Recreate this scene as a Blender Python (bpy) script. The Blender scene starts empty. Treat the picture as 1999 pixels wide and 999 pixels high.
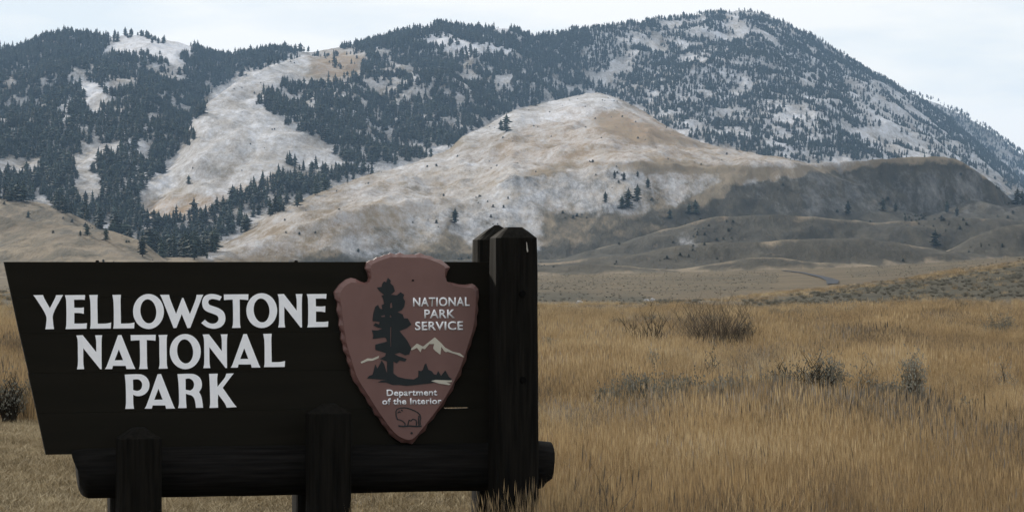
import bpy, bmesh, math, random
import numpy as np
from mathutils import Vector
random.seed(7); RNG = np.random.default_rng(11)
SC = bpy.context.scene
COL = SC.collection
# ------------------------------------------------------------------ camera
F = 5300.0; CX = 999.5; HY = 512.0; EYE = 1.65      # focal length in photo pixels, horizon row, eye height
cam = bpy.data.cameras.new('camera'); cam.sensor_width = 36.0; cam.lens = F / 1999.0 * 36.0
cam.shift_y = (HY - 499.5) / 1999.0; cam.clip_start = 0.1; cam.clip_end = 40000.0
camo = bpy.data.objects.new('camera', cam); COL.objects.link(camo)
camo.location = (0, 0, EYE); camo.rotation_euler = (math.radians(90), 0, 0); SC.camera = camo
# ------------------------------------------------------------------ sky and sun
SUN_EL, SUN_AZ = 24.0, -32.0            # degrees; azimuth from the view direction, negative = to the left
w = bpy.data.worlds.new('World'); SC.world = w; w.use_nodes = True
nt = w.node_tree; nt.nodes.clear()
def N(t, kind, **kw):
    n = t.nodes.new(kind)
    for k, v in kw.items(): setattr(n, k, v)
    return n
sky = N(nt, 'ShaderNodeTexSky', sky_type='NISHITA', sun_disc=False)
sky.sun_elevation = math.radians(SUN_EL); sky.sun_rotation = math.radians(SUN_AZ); sky.altitude = 1700
bg1 = N(nt, 'ShaderNodeBackground'); bg1.inputs[1].default_value = 0.10
nt.links.new(sky.outputs[0], bg1.inputs[0])
tc = N(nt, 'ShaderNodeTexCoord')
mp = N(nt, 'ShaderNodeMapping'); mp.inputs['Scale'].default_value = (1, 1, 4.5); mp.inputs['Location'].default_value = (0.37, 0.2, 0.1)
nt.links.new(tc.outputs['Generated'], mp.inputs[0])
nz = N(nt, 'ShaderNodeTexNoise'); nz.inputs['Scale'].default_value = 4.2; nz.inputs['Detail'].default_value = 5; nz.inputs['Roughness'].default_value = 0.5
nz2 = N(nt, 'ShaderNodeTexNoise'); nz2.inputs['Scale'].default_value = 8.5; nz2.inputs['Detail'].default_value = 6
for n in (nz, nz2): nt.links.new(mp.outputs[0], n.inputs['Vector'])
cr = N(nt, 'ShaderNodeValToRGB'); cr.color_ramp.elements[0].position = 0.36; cr.color_ramp.elements[1].position = 0.54
cr.color_ramp.elements[0].color = (0.82, 0.865, 0.89, 1); cr.color_ramp.elements[1].color = (1.0, 0.985, 0.95, 1)
nt.links.new(nz2.outputs[0], cr.inputs[0])
bg2 = N(nt, 'ShaderNodeBackground'); bg2.inputs[1].default_value = 1.12
nt.links.new(cr.outputs[0], bg2.inputs[0])
mr = N(nt, 'ShaderNodeMapRange'); mr.inputs[1].default_value = 0.35; mr.inputs[2].default_value = 0.6; mr.inputs[3].default_value = 0.90; mr.inputs[4].default_value = 1.0
nt.links.new(nz.outputs[0], mr.inputs[0])
mx = N(nt, 'ShaderNodeMixShader'); wo = N(nt, 'ShaderNodeOutputWorld')
nt.links.new(mr.outputs[0], mx.inputs[0]); nt.links.new(bg1.outputs[0], mx.inputs[1]); nt.links.new(bg2.outputs[0], mx.inputs[2])
nt.links.new(mx.outputs[0], wo.inputs[0])
sl = bpy.data.lights.new('sun', 'SUN'); sl.energy = 4.2; sl.angle = math.radians(4); sl.color = (1.0, 0.91, 0.78)
so = bpy.data.objects.new('sun', sl); COL.objects.link(so)
el, az = math.radians(SUN_EL), math.radians(SUN_AZ)
sdir = Vector((math.sin(az) * math.cos(el), math.cos(az) * math.cos(el), math.sin(el)))
so.rotation_euler = sdir.to_track_quat('Z', 'Y').to_euler(); so.location = (0, 0, 50)
vs = SC.view_settings; vs.view_transform = 'Standard'; vs.look = 'None'; vs.gamma = 1.0; vs.exposure = 0.0; vs.use_curve_mapping = False
SC.cycles.max_bounces = 6; SC.cycles.diffuse_bounces = 3; SC.cycles.glossy_bounces = 2; SC.cycles.volume_bounces = 1
SC.cycles.transparent_max_bounces = 6; SC.cycles.use_denoising = True
# ------------------------------------------------------------------ helpers
def tag(o, label=None, cat=None, group=None, kind=None):
    if label: o['label'] = label
    if cat: o['category'] = cat
    if group: o['group'] = group
    if kind: o['kind'] = kind
    return o
def link(o, parent=None):
    COL.objects.link(o)
    if parent is not None: o.parent = parent
    return o
def empty(name, loc=(0, 0, 0), rz=0.0):
    o = bpy.data.objects.new(name, None); o.location = loc; o.rotation_euler = (0, 0, rz); o.empty_display_size = 0.2
    return link(o)
def mesh_np(name, verts, faces, mats, smooth=False, midx=None):
    me = bpy.data.meshes.new(name)
    me.from_pydata([tuple(v) for v in verts], [], [tuple(f) for f in faces])
    for m in (mats if isinstance(mats, (list, tuple)) else [mats]): me.materials.append(m)
    if midx is not None: me.polygons.foreach_set('material_index', np.asarray(midx, dtype=np.int32))
    if smooth: me.polygons.foreach_set('use_smooth', np.ones(len(me.polygons), dtype=bool))
    me.update(); return me
def lerp_pts(x, pts):
    p = np.asarray(pts, float); return np.interp(x, p[:, 0], p[:, 1])
LX = np.arange(-3000, 5001, 4.0)
def lut(pts, sig=6.0):
    y = lerp_pts(LX, pts)
    if sig > 0:
        r = int(3 * sig / 4) + 1; k = np.exp(-0.5 * (np.arange(-r, r + 1) * 4.0 / sig) ** 2); k /= k.sum()
        y = np.convolve(np.pad(y, r, mode='edge'), k, mode='valid')
    return y
def L(l, x): return np.interp(x, LX, l)
def _h(ix, iy, s):
    n = (ix.astype(np.int64) * 374761393 + iy.astype(np.int64) * 668265263 + s * 1442695041) & 0xffffffff
    n = ((n ^ (n >> 13)) * 1274126177) & 0xffffffff
    return ((n ^ (n >> 16)) & 0xffff) / 65535.0
def perlin(x, y, s=0):
    x = np.asarray(x, float); y = np.asarray(y, float)
    ix = np.floor(x); iy = np.floor(y); fx = x - ix; fy = y - iy
    ux = fx * fx * fx * (fx * (fx * 6 - 15) + 10); uy = fy * fy * fy * (fy * (fy * 6 - 15) + 10)
    def g(a, b):
        t = _h(ix + a, iy + b, s) * 2 * np.pi
        return np.cos(t) * (fx - a) + np.sin(t) * (fy - b)
    a = g(0, 0); b = g(1, 0); c = g(0, 1); d = g(1, 1)
    return (a + (b - a) * ux) * (1 - uy) + (c + (d - c) * ux) * uy
def fbm(x, y, s=0, o=4, g=0.5):
    v = 0; a = 1.0
    for i in range(o): v = v + a * perlin(x, y, s + i * 17); x = x * 2.03; y = y * 2.03; a *= g
    return v
def ridged(x, y, s=0, o=4):
    v = 0; a = 1.0
    for i in range(o): v = v + a * (0.5 - np.abs(perlin(x, y, s + i * 13))); x = x * 2.1; y = y * 2.1; a *= 0.5
    return v
def pip(px, py, poly):
    c = np.zeros(px.shape, bool); n = len(poly)
    for i in range(n):
        x1, y1 = poly[i]; x2, y2 = poly[(i + 1) % n]
        if y1 == y2: continue
        c ^= ((y1 > py) != (y2 > py)) & (px < (x2 - x1) * (py - y1) / (y2 - y1) + x1)
    return c
# ------------------------------------------------------------------ the lie of the land: ridges known by their skyline and their distance
def lay(name, ctrl, back, sig=6.0, amp=0.0, ns=(200, 500), seed=1, pw=1.0):
    return dict(name=name, c=[(lut(y, sig), lut(z, 30)) for y, z in ctrl], back=back, amp=amp, ns=ns, seed=seed, pw=pw)
CREST = [(-600, 110), (-300, 102), (0, 96), (40, 93), (80, 76), (130, 63), (180, 70), (215, 74), (250, 69), (300, 75), (350, 83), (385, 91), (440, 111), (480, 103), (530, 96),
         (600, 102), (640, 96), (700, 86), (760, 70), (800, 60), (860, 48), (900, 52), (950, 55), (990, 55), (1040, 73), (1100, 66), (1180, 52), (1250, 42), (1330, 32), (1400, 25),
         (1440, 20), (1480, 26), (1530, 43), (1600, 80), (1650, 110), (1720, 150), (1780, 185), (1830, 215), (1890, 264), (1940, 304), (1999, 358), (2100, 425), (2600, 480)]
LAYERS = [
 lay('far', [([(1000, 300), (2000, 380)], [(0, 6000)]), ([(1400, 300), (1600, 200), (1780, 180), (1830, 195), (1890, 224), (1940, 254), (1975, 281), (1999, 299), (2200, 390), (2600, 440)], [(0, 6480)])], 0.3, amp=20, ns=(300, 600), seed=5),
 lay('mountain', [([(-300, 450), (0, 470), (300, 505), (500, 495), (900, 410), (1160, 300), (1500, 345), (2000, 430), (2600, 490)], [(-300, 1850), (600, 1900), (900, 2400), (1160, 3700), (1500, 3300), (2000, 3000)]),
                  (CREST, [(-300, 4200), (600, 4300), (1040, 4600), (1440, 5400), (2000, 5600)])], 0.3, sig=5, amp=62, ns=(230, 800), seed=21),
 lay('spur', [([(200, 460), (280, 450), (430, 425), (700, 420), (900, 420)], [(280, 1980), (700, 2250)]),
              ([(150, 520), (230, 480), (270, 435), (290, 372), (320, 325), (360, 272), (388, 212), (450, 166), (520, 130), (600, 106), (640, 114), (690, 140), (730, 200), (780, 280), (840, 350), (950, 450)],
               [(280, 2350), (450, 3000), (620, 3900), (800, 3000)])], 0.35, sig=10, amp=26, ns=(110, 420), seed=33),
 lay('mesa', [([(1200, 470), (1420, 436), (1560, 423), (1700, 431), (1999, 428), (2200, 450)], [(1300, 1930), (1560, 1972), (2000, 1976)]),
              ([(1180, 520), (1280, 465), (1330, 434), (1380, 394), (1420, 360), (1480, 334), (1560, 321), (1640, 317), (1700, 313), (1760, 308), (1830, 305), (1870, 311), (1900, 329), (1940, 359), (1975, 391), (2000, 411), (2100, 445), (2300, 500)], [(1300, 1990), (1560, 2030), (2000, 2030)])],
     0.015, sig=9, amp=20, ns=(34, 130), seed=41, pw=0.75),
 lay('tan', [([(300, 520), (375, 514), (1050, 516), (1300, 505), (1420, 470), (1560, 440), (1700, 440)], [(375, 1270), (900, 1560), (1300, 1730), (1560, 1850)]),
             ([(300, 521), (375, 509), (500, 468), (620, 432), (750, 405), (900, 385), (1000, 356), (1090, 328), (1200, 316), (1300, 316), (1420, 322), (1560, 324), (1750, 400)], [(375, 1360), (600, 1500), (900, 1800), (1100, 1950), (1560, 1970)]),
             ([(250, 535), (330, 515), (375, 500), (430, 482), (500, 442), (540, 414), (620, 377), (700, 347), (800, 320), (880, 291), (897, 268), (940, 250), (1000, 216), (1060, 201), (1150, 181), (1170, 180), (1210, 193), (1260, 218), (1310, 252), (1370, 280), (1440, 295), (1500, 305), (1560, 315), (1640, 330), (1760, 420)],
              [(375, 1480), (540, 1750), (700, 2100), (880, 2600), (1000, 3100), (1160, 3650), (1310, 3000), (1440, 2500), (1560, 2150)])], 0.12, sig=8, amp=20, ns=(85, 330), seed=51),
 lay('lefthill_back', [([(-600, 460), (200, 470), (400, 510)], [(0, 1480)]), ([(-600, 350), (-100, 372), (0, 387), (80, 394), (130, 412), (180, 436), (240, 480), (320, 530)], [(0, 1650)])], 0.1, amp=9, ns=(70, 200), seed=61),
 lay('lefthill', [([(-600, 520), (300, 520), (420, 530)], [(0, 1010)]), ([(-600, 395), (-100, 408), (0, 420), (105, 435), (220, 451), (280, 470), (315, 500), (380, 535)], [(0, 1180)])], 0.1, amp=8, ns=(60, 180), seed=63),
 lay('roll_back', [([(900, 512), (2000, 497), (2500, 500)], [(0, 1465)]), ([(900, 525), (1100, 500), (1200, 478), (1300, 446), (1404, 424), (1508, 418), (1590, 425), (1716, 430), (1925, 426), (1999, 428), (2300, 420), (2800, 440)], [(0, 1560)])], 0.06, sig=12, amp=9, ns=(55, 90), seed=71),
 lay('knob', [([(1700, 530), (2500, 515)], [(0, 1205)]), ([(1700, 540), (1820, 500), (1862, 482), (1900, 457), (1950, 439), (1999, 432), (2200, 420), (2800, 430)], [(0, 1290)])], 0.12, sig=12, amp=7, ns=(45, 80), seed=75),
 lay('roll_mid', [([(800, 532), (2500, 528)], [(0, 1065)]), ([(800, 530), (1050, 509), (1180, 500), (1300, 485), (1430, 472), (1530, 465), (1610, 462), (1690, 460), (1760, 469), (1830, 483), (1900, 498), (1999, 510), (2400, 520)], [(0, 1140)])], 0.1, sig=12, amp=5, ns=(45, 80), seed=77),
 lay('roll_front', [([(800, 545), (2500, 545)], [(0, 825)]), ([(800, 535), (1050, 527), (1150, 519), (1230, 515), (1320, 521), (1400, 515), (1520, 506), (1600, 512), (1700, 512), (1800, 520), (2000, 535)], [(0, 880)])], 0.1, sig=12, amp=2, ns=(40, 60), seed=79),
 lay('bench_far', [([(-600, 590), (2600, 590)], [(0, 260)]), ([(-600, 532), (0, 541), (1050, 538), (1350, 531), (1520, 526), (1700, 520), (1850, 511), (1999, 500), (2300, 482), (2800, 470)], [(0, 640)])], 0.04, sig=12, amp=0.8, ns=(25, 60), seed=83),
 lay('bench_near', [([(-600, 612), (2600, 606)], [(0, 98)]), ([(-600, 560), (0, 569), (600, 590), (1050, 597), (1250, 592), (1400, 584), (1520, 572), (1620, 561), (1720, 549), (1800, 539), (1880, 524), (1999, 504), (2300, 470), (2800, 450)], [(0, 175), (1050, 120), (1400, 150), (1700, 205), (1999, 260)])], 0.03, sig=12, amp=0.25, ns=(9, 20), seed=87),
]
KIND = {'far': 3, 'mountain': 2, 'spur': 2}
def height(X, Y, want_id=False):
    X = np.asarray(X, float); Y = np.asarray(Y, float)
    Yc = np.maximum(Y, 3.0); px = np.clip(CX + F * X / Yc, -2900, 4900)
    near = 0.05 * fbm(X / 3.1, Y / 3.1, 3, 3) + 0.10 * fbm(X / 14., Y / 14., 4, 2)
    base = np.interp(Y, [-1e5, 80, 98, 300, 600, 1000, 1e5], [0, 0, -0.35, -3, -6, -9, -12]) + near
    z = base; ids = np.zeros(X.shape, int)
    for i, l in enumerate(LAYERS):
        ys = [L(c[0], px) for c in l['c']]; Zs = [L(c[1], px) for c in l['c']]
        zs = [EYE + (HY - a) * b / F for a, b in zip(ys, Zs)]
        v = np.where(Y < Zs[0], zs[0] - (Zs[0] - Y) * 0.25, zs[-1] - (Y - Zs[-1]) * l['back'])
        for k in range(len(Zs) - 1):
            t = (Y - Zs[k]) / (Zs[k + 1] - Zs[k]); tt = np.clip(t, 0, 1) ** l['pw']
            v = np.where((t >= 0) & (t <= 1), zs[k] + (zs[k + 1] - zs[k]) * tt, v)
        T = np.clip((Y - Zs[0]) / (Zs[-1] - Zs[0]), 0, 1)
        env = np.clip(4 * T * (1 - T), 0, 1) ** 0.7
        if l['amp']:
            v = v + l['amp'] * env * (ridged(X / l['ns'][0], Y / l['ns'][1], l['seed'], 4) - 0.62) * 0.9
            v = v + (np.where(T > 0, 1, 0) * 2.6 * fbm(X / 46., Y / 60., l['seed'] + 9, 3) if l['name'].startswith('roll') or l['name'] == 'knob' else 0)
            v = v + l['amp'] * 0.05 * fbm(X / l['ns'][0] * 5, Y / l['ns'][0] * 5, l['seed'] + 3, 3)
        k = np.clip(Yc / 350., 0.02, 5.0)
        h = np.maximum(k - np.abs(z - v), 0) / k
        ids = np.where(v > z, i + 1, ids)
        z = np.maximum(z, v) + h * h * k / 4
    return (z, ids) if want_id else z
# grid
tcols = np.concatenate([-np.geomspace(1.25, 0.245, 26), np.linspace(-0.235, 0.235, 640), np.geomspace(0.245, 1.25, 26)])
rows = np.concatenate([-np.geomspace(2400, 12, 14), np.linspace(-6, 9, 6), np.geomspace(10, 640, 120), np.linspace(648, 1925, 165), np.linspace(1928, 2045, 40), np.linspace(2052, 2250, 26), np.linspace(2262, 5750, 215), np.linspace(5800, 9200, 30)])
GX = tcols[None, :] * np.sqrt(rows[:, None] ** 2 + 60.0 ** 2); GY = np.repeat(rows[:, None], len(tcols), 1)
GZ, GID = height(GX, GY, True)
with np.errstate(all='ignore'):
    ELEV = np.where(GY > 5, (GZ - EYE) / np.maximum(GY, 1), -1.0)
HOR = np.maximum.accumulate(ELEV, axis=0)
def proj(X, Y, Z):
    return CX + F * X / Y, HY - F * (Z - EYE) / Y
def visible(X, Y, Ztop, margin_px=3.0):
    ci = np.clip(np.searchsorted(tcols, X / np.sqrt(Y * Y + 3600.)), 1, len(tcols) - 1)
    ri = np.clip(np.searchsorted(rows, Y) - 2, 0, len(rows) - 1)
    return (Ztop - EYE) / Y * F > HOR[ri, ci] * F - margin_px
MARCH = np.concatenate([np.linspace(10, 120, 900), np.geomspace(120.5, 8800, 3000)])
def hit(px, py):
    X = (px - CX) / F * MARCH; z = height(X, MARCH)
    y = HY - F * (z - EYE) / MARCH
    i = np.argmax(y <= py) if (y <= py).any() else len(MARCH) - 1
    return float(X[i]), float(MARCH[i]), float(z[i])
# ------------------------------------------------------------------ what covers the ground where (snow, trees, sage with painted foothill shade), drawn as areas of the hillsides
MX = np.arange(-320, 2321, 4.0); MY = np.arange(-20, 721, 4.0); PXg, PYg = np.meshgrid(MX, MY)
def blur(m, s):
    if s <= 0: return m
    r = int(3 * s / 4) + 1; k = np.exp(-0.5 * (np.arange(-r, r + 1) * 4.0 / s) ** 2); k /= k.sum()
    m = np.apply_along_axis(lambda a: np.convolve(np.pad(a, r, mode='edge'), k, mode='valid'), 0, m)
    return np.apply_along_axis(lambda a: np.convolve(np.pad(a, r, mode='edge'), k, mode='valid'), 1, m)
def paint(items, base=0.0, soft=6.0):
    m = np.full(PXg.shape, base, float)
    for poly, v in items: m[pip(PXg, PYg, poly)] = v
    return blur(m, soft)
def samp(m, px, py):
    wx = perlin(px / 38., py / 22., 201) * 20 + perlin(px / 13., py / 9., 203) * 9; wy = perlin(px / 38., py / 22., 205) * 10 + perlin(px / 13., py / 9., 207) * 5
    px = px + wx; py = py + np.where(py > 515, 0.25, 1.0) * wy
    x = np.clip((px - MX[0]) / 4.0, 0, len(MX) - 1.001); y = np.clip((py - MY[0]) / 4.0, 0, len(MY) - 1.001)
    i = x.astype(int); j = y.astype(int); fx = x - i; fy = y - j
    return (m[j, i] * (1 - fx) + m[j, i + 1] * fx) * (1 - fy) + (m[j + 1, i] * (1 - fx) + m[j + 1, i + 1] * fx) * fy
SPUR_OPEN = [(610, 98), (540, 120), (480, 142), (430, 168), (395, 198), (388, 225), (372, 240), (374, 285), (332, 312), (298, 347), (287, 382), (270, 432), (340, 436), (430, 410), (455, 392), (545, 350), (556, 322), (600, 335), (630, 330), (665, 312), (650, 285), (600, 262), (560, 245), (522, 215), (515, 195), (545, 165), (600, 165), (640, 162), (680, 165), (705, 130), (690, 102), (650, 95)]
TREES = paint([
  ([(-320, 40), (1160, 20), (1160, 185), (1000, 215), (890, 270), (880, 295), (700, 350), (520, 420), (440, 470), (380, 512), (280, 512), (200, 445), (100, 425), (95, 392), (-320, 380)], 0.92),
  ([(520, 195), (600, 170), (700, 190), (860, 150), (1000, 110), (990, 215), (890, 262), (780, 300), (700, 310), (600, 255)], 0.66), ([(1000, 70), (1160, 50), (1160, 170), (1060, 190), (1000, 215)], 0.92), ([(690, 225), (880, 225), (885, 292), (700, 345), (660, 320)], 0.9),
  ([(1160, 10), (1440, 5), (1560, 40), (1800, 180), (2100, 330), (2100, 430), (1900, 330), (1830, 305), (1560, 318), (1440, 300), (1300, 250), (1200, 190), (1150, 185)], 0.78),
  ([(1160, 30), (1250, 25), (1440, 10), (1440, 24), (1290, 42), (1200, 62), (1160, 110)], 0.9),
  ([(1470, 15), (1560, 45), (1800, 180), (1780, 190), (1600, 92), (1480, 32)], 0.75),
  ([(1290, 200), (1400, 165), (1510, 130), (1600, 150), (1580, 200), (1480, 215), (1350, 225)], 0.8),
  ([(1640, 130), (1760, 190), (1999, 380), (1880, 320), (1740, 300), (1680, 230)], 0.30), ([(1770, 165), (1830, 185), (1999, 290), (2200, 380), (2200, 430), (1999, 350), (1890, 262)], 0.75),
  (SPUR_OPEN, 0.0),
  ([(545, 165), (600, 165), (640, 160), (690, 160), (760, 120), (800, 150), (760, 190), (650, 190), (560, 200)], 0.35),
  ([(600, 95), (720, 95), (705, 150), (650, 165), (610, 140)], 0.08),
  ([(205, 97), (235, 68), (300, 74), (350, 82), (384, 92), (372, 108), (340, 122), (300, 112), (240, 112), (205, 110)], 0.03),
  ([(280, 132), (350, 120), (362, 152), (330, 164), (300, 150)], 0.1), ([(195, 160), (260, 148), (270, 165), (210, 178)], 0.15),
  ([(150, 155), (195, 170), (212, 200), (190, 228), (163, 212)], 0.08), ([(100, 222), (150, 190), (145, 240), (110, 245)], 0.12), ([(60, 200), (85, 205), (75, 225)], 0.1),
  ([(280, 225), (320, 222), (315, 245), (290, 245)], 0.15), ([(0, 150), (30, 140), (25, 170), (5, 175)], 0.2),
  ([(128, 305), (200, 275), (235, 280), (235, 298), (195, 315), (180, 345), (220, 372), (200, 385), (160, 402), (138, 385), (150, 345)], 0.0),
  ([(-100, 330), (50, 306), (90, 308), (72, 338), (0, 350), (-100, 350)], 0.02), ([(260, 280), (300, 275), (300, 300), (268, 305)], 0.05),
  ([(825, 78), (848, 66), (882, 70), (872, 88), (836, 93)], 0.0), ([(953, 50), (985, 44), (997, 66), (968, 73)], 0.05), ([(908, 102), (950, 82), (977, 86), (952, 106), (914, 110)], 0.1),
  ([(735, 110), (790, 125), (830, 160), (780, 180), (740, 150)], 0.35), ([(890, 135), (920, 130), (915, 170), (895, 170)], 0.25), ([(960, 90), (1010, 110), (990, 200), (960, 190)], 0.55),
  ([(1185, 118), (1228, 118), (1218, 150), (1195, 166), (1160, 162), (1178, 140)], 0.03), ([(1205, 68), (1285, 74), (1305, 102), (1270, 97), (1225, 82)], 0.06), ([(1275, 47), (1370, 36), (1376, 48), (1290, 56)], 0.05),
  ([(1415, 38), (1440, 28), (1466, 62), (1455, 84), (1425, 58)], 0.12), ([(1485, 36), (1550, 58), (1575, 75), (1520, 58)], 0.1), ([(1660, 245), (1700, 255), (1725, 285), (1690, 280)], 0.05), ([(1560, 135), (1590, 150), (1600, 180), (1570, 165)], 0.12),
  ([(655, 285), (670, 320), (640, 350), (600, 360), (560, 330), (610, 325)], 0.3),
  ([(-320, 388), (95, 396), (110, 430), (200, 446), (270, 470), (300, 512), (-320, 512)], 0.0),
  ([(150, 450), (190, 452), (280, 480), (300, 505), (270, 500), (200, 470)], 0.35),
], 0.0, 3.0)
SNOW = paint([
  ([(-320, -20), (1160, -20), (1160, 190), (880, 300), (520, 420), (380, 512), (250, 512), (-320, 400)], 0.5),
  ([(1160, -20), (2320, -20), (2320, 430), (1900, 330), (1560, 316), (1300, 250), (1150, 185)], 0.60),
  ([(1780, 150), (2320, 250), (2320, 430), (1990, 330)], 0.4),
  (SPUR_OPEN, 0.60), ([(270, 432), (300, 380), (380, 380), (470, 375), (560, 330), (640, 345), (520, 420), (400, 440)], 0.33),
  ([(610, 105), (710, 105), (700, 150), (650, 160), (600, 160)], 0.25),
  ([(200, 65), (384, 80), (370, 125), (200, 115)], 0.9), ([(820, 64), (1000, 40), (1000, 110), (820, 110)], 0.95),
  ([(128, 305), (235, 275), (220, 372), (160, 402), (138, 385)], 0.5), ([(100, 150), (215, 165), (200, 240), (100, 245)], 0.85),
], 0.3, 5.0)
SNOWH = paint([
  # the tan hill
  ([(375, 505), (540, 412), (700, 345), (880, 290), (1000, 212), (1150, 178), (1260, 215), (1440, 292), (1560, 312), (1560, 330), (1300, 316), (1050, 330), (900, 400), (600, 505)], 0.36),
  ([(890, 268), (1000, 212), (1150, 178), (1210, 192), (1170, 225), (1050, 245), (960, 262), (900, 285)], 0.66), ([(1180, 215), (1300, 250), (1400, 285), (1250, 280), (1150, 245)], 0.12),
  ([(700, 350), (900, 290), (1000, 300), (860, 360), (620, 410)], 0.45),
  ([(1360, 312), (1560, 308), (1720, 312), (1640, 326), (1480, 330)], 0.42),
  ([(900, 400), (1000, 350), (1150, 325), (1430, 345), (1340, 395), (1250, 430), (1100, 490), (950, 500), (880, 450)], 0.42), ([(1180, 380), (1420, 345), (1300, 410), (1160, 440)], 0.44), ([(600, 480), (800, 380), (900, 390), (850, 480), (700, 510)], 0.33),
  ([(1440, 345), (1600, 335), (1620, 360), (1460, 370)], 0.4),
  ([(1620, 330), (1980, 330), (1999, 430), (1420, 430), (1430, 370)], 0.15), ([(1060, 420), (1999, 420), (1999, 500), (1060, 520)], 0.07), ([(1320, 460), (1370, 465), (1360, 480), (1330, 478)], 0.4),
  ([(-320, 385), (200, 440), (300, 505), (-320, 520)], 0.10), ([(1050, 622), (1110, 625), (1110, 640), (1050, 642)], 0.55), ([(1285, 622), (1355, 626), (1355, 634), (1285, 634)], 0.7), ([(1470, 618), (1530, 620), (1530, 630), (1470, 630)], 0.6),
], 0.0, 5.0)
SAGE_SHADE = paint([
  ([(-320, 385), (90, 392), (200, 440), (300, 480), (330, 515), (-320, 530)], 0.40),
  ([(560, 500), (700, 450), (900, 400), (1000, 360), (1100, 335), (1420, 345), (1300, 445), (1060, 520), (560, 520)], 0.36),
  ([(-320, 570), (70, 572), (600, 590), (1050, 574), (1200, 577), (1300, 582), (1390, 590), (1350, 600), (1200, 592), (1050, 590), (600, 606), (60, 612), (-320, 612)], 0.8),
  ([(1395, 600), (1500, 586), (1600, 570), (1700, 556), (1800, 546), (1900, 530), (1999, 514), (2320, 500), (2320, 585), (1999, 582), (1800, 590), (1600, 600), (1450, 608)], 0.85),
  ([(1040, 541), (1350, 535), (1500, 530), (1525, 540), (1520, 562), (1380, 575), (1040, 574)], 0.42), ([(1650, 527), (1850, 515), (1990, 505), (1850, 532), (1660, 545)], 0.45), ([(-320, 560), (60, 556), (60, 566), (-320, 569)], 0.4), ([(-320, 616), (60, 616), (60, 640), (-320, 640)], 0.55),
  ([(1050, 610), (1100, 600), (1250, 606), (1200, 615)], 0.4),
  ([(560, 512), (760, 490), (900, 500), (1000, 490), (1120, 478), (1280, 450), (1400, 424), (1999, 430), (1999, 500), (1700, 518), (1060, 535), (560, 535)], 0.78), ([(1850, 470), (1910, 440), (2200, 425), (2200, 500), (1870, 500)], 0.85),  # foothill sage; its dark also stands in for cloud shadow and shaded faces
  ([(1300, 450), (1430, 365), (1600, 335), (1830, 312), (1880, 318), (2010, 400), (2010, 430), (1560, 426), (1400, 440)], 0.85),
  ([(980, 345), (1070, 335), (1060, 350), (980, 365)], 0.7), ([(1030, 375), (1170, 352), (1180, 362), (1040, 395)], 0.6), ([(1080, 420), (1230, 390), (1260, 405), (1100, 440)], 0.6), ([(880, 440), (1000, 400), (1010, 420), (900, 470)], 0.5), ([(1150, 445), (1290, 415), (1280, 435), (1160, 470)], 0.6), ([(1180, 330), (1260, 335), (1250, 350), (1190, 348)], 0.7), ([(1060, 440), (1180, 425), (1120, 470), (1020, 480)], 0.4), ([(1090, 190), (1060, 200), (980, 235), (960, 262), (990, 260), (1060, 215)], 0.3),
  ([(1280, 425), (1360, 395), (1370, 410), (1300, 445)], 0.8),
], 0.0, 5.0)
WARM = paint([([(375, 505), (540, 412), (700, 345), (880, 290), (1000, 240), (1100, 220), (1050, 330), (900, 395), (600, 500)], 0.25), ([(1100, 200), (1250, 215), (1440, 292), (1560, 312), (1300, 316), (1050, 330), (950, 300)], 0.55), ([(1170, 212), (1260, 218), (1340, 262), (1240, 262)], 0.9), ([(270, 432), (300, 390), (470, 375), (560, 340), (520, 400), (400, 440)], 0.9), ([(610, 105), (710, 105), (690, 150), (620, 150)], 0.9), ([(1530, 530), (1640, 545), (1600, 565), (1520, 560)], 0.8)], 0.06, 8.0)
# ------------------------------------------------------------------ materials
def mat(name):
    m = bpy.data.materials.new(name); m.use_nodes = True; t = m.node_tree; b = t.nodes['Principled BSDF']
    b.inputs['Roughness'].default_value = 0.85; b.inputs['Specular IOR Level'].default_value = 0.25
    return m, t, b
def noise(t, vec, scale, detail=4, rough=0.55, stretch=None):
    if stretch:
        mpn = N(t, 'ShaderNodeMapping'); mpn.inputs['Scale'].default_value = stretch; t.links.new(vec, mpn.inputs[0]); vec = mpn.outputs[0]
    n = N(t, 'ShaderNodeTexNoise'); n.inputs['Scale'].default_value = scale; n.inputs['Detail'].default_value = detail; n.inputs['Roughness'].default_value = rough
    t.links.new(vec, n.inputs['Vector']); return n.outputs[0]
def ramp(t, fac, stops):
    r = N(t, 'ShaderNodeValToRGB'); e = r.color_ramp.elements
    while len(e) < len(stops): e.new(0.5)
    for k, (p, c) in enumerate(stops):
        e[k].position = p; e[k].color = (c[0], c[1], c[2], 1) if not isinstance(c, (int, float)) else (c, c, c, 1)
    t.links.new(fac, r.inputs[0]); return r.outputs[0]
def mixc(t, fac, a, b):
    m = N(t, 'ShaderNodeMix', data_type='RGBA')
    for s, v in ((m.inputs[0], fac), (m.inputs[6], a), (m.inputs[7], b)):
        if isinstance(v, bpy.types.NodeSocket): t.links.new(v, s)
        elif isinstance(v, (int, float)): s.default_value = v
        else: s.default_value = (v[0], v[1], v[2], 1)
    return m.outputs[2]
def math_(t, op, a, b=0.0, c=0.0, clamp=False):
    m = N(t, 'ShaderNodeMath', operation=op, use_clamp=clamp)
    for s, v in zip(m.inputs, (a, b, c)):
        if isinstance(v, bpy.types.NodeSocket): t.links.new(v, s)
        else: s.default_value = v
    return m.outputs[0]
def bump(t, b, h, strength, dist):
    n = N(t, 'ShaderNodeBump'); n.inputs['Strength'].default_value = strength; n.inputs['Distance'].default_value = dist
    t.links.new(h, n.inputs['Height']); t.links.new(n.outputs[0], b.inputs['Normal'])
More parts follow.
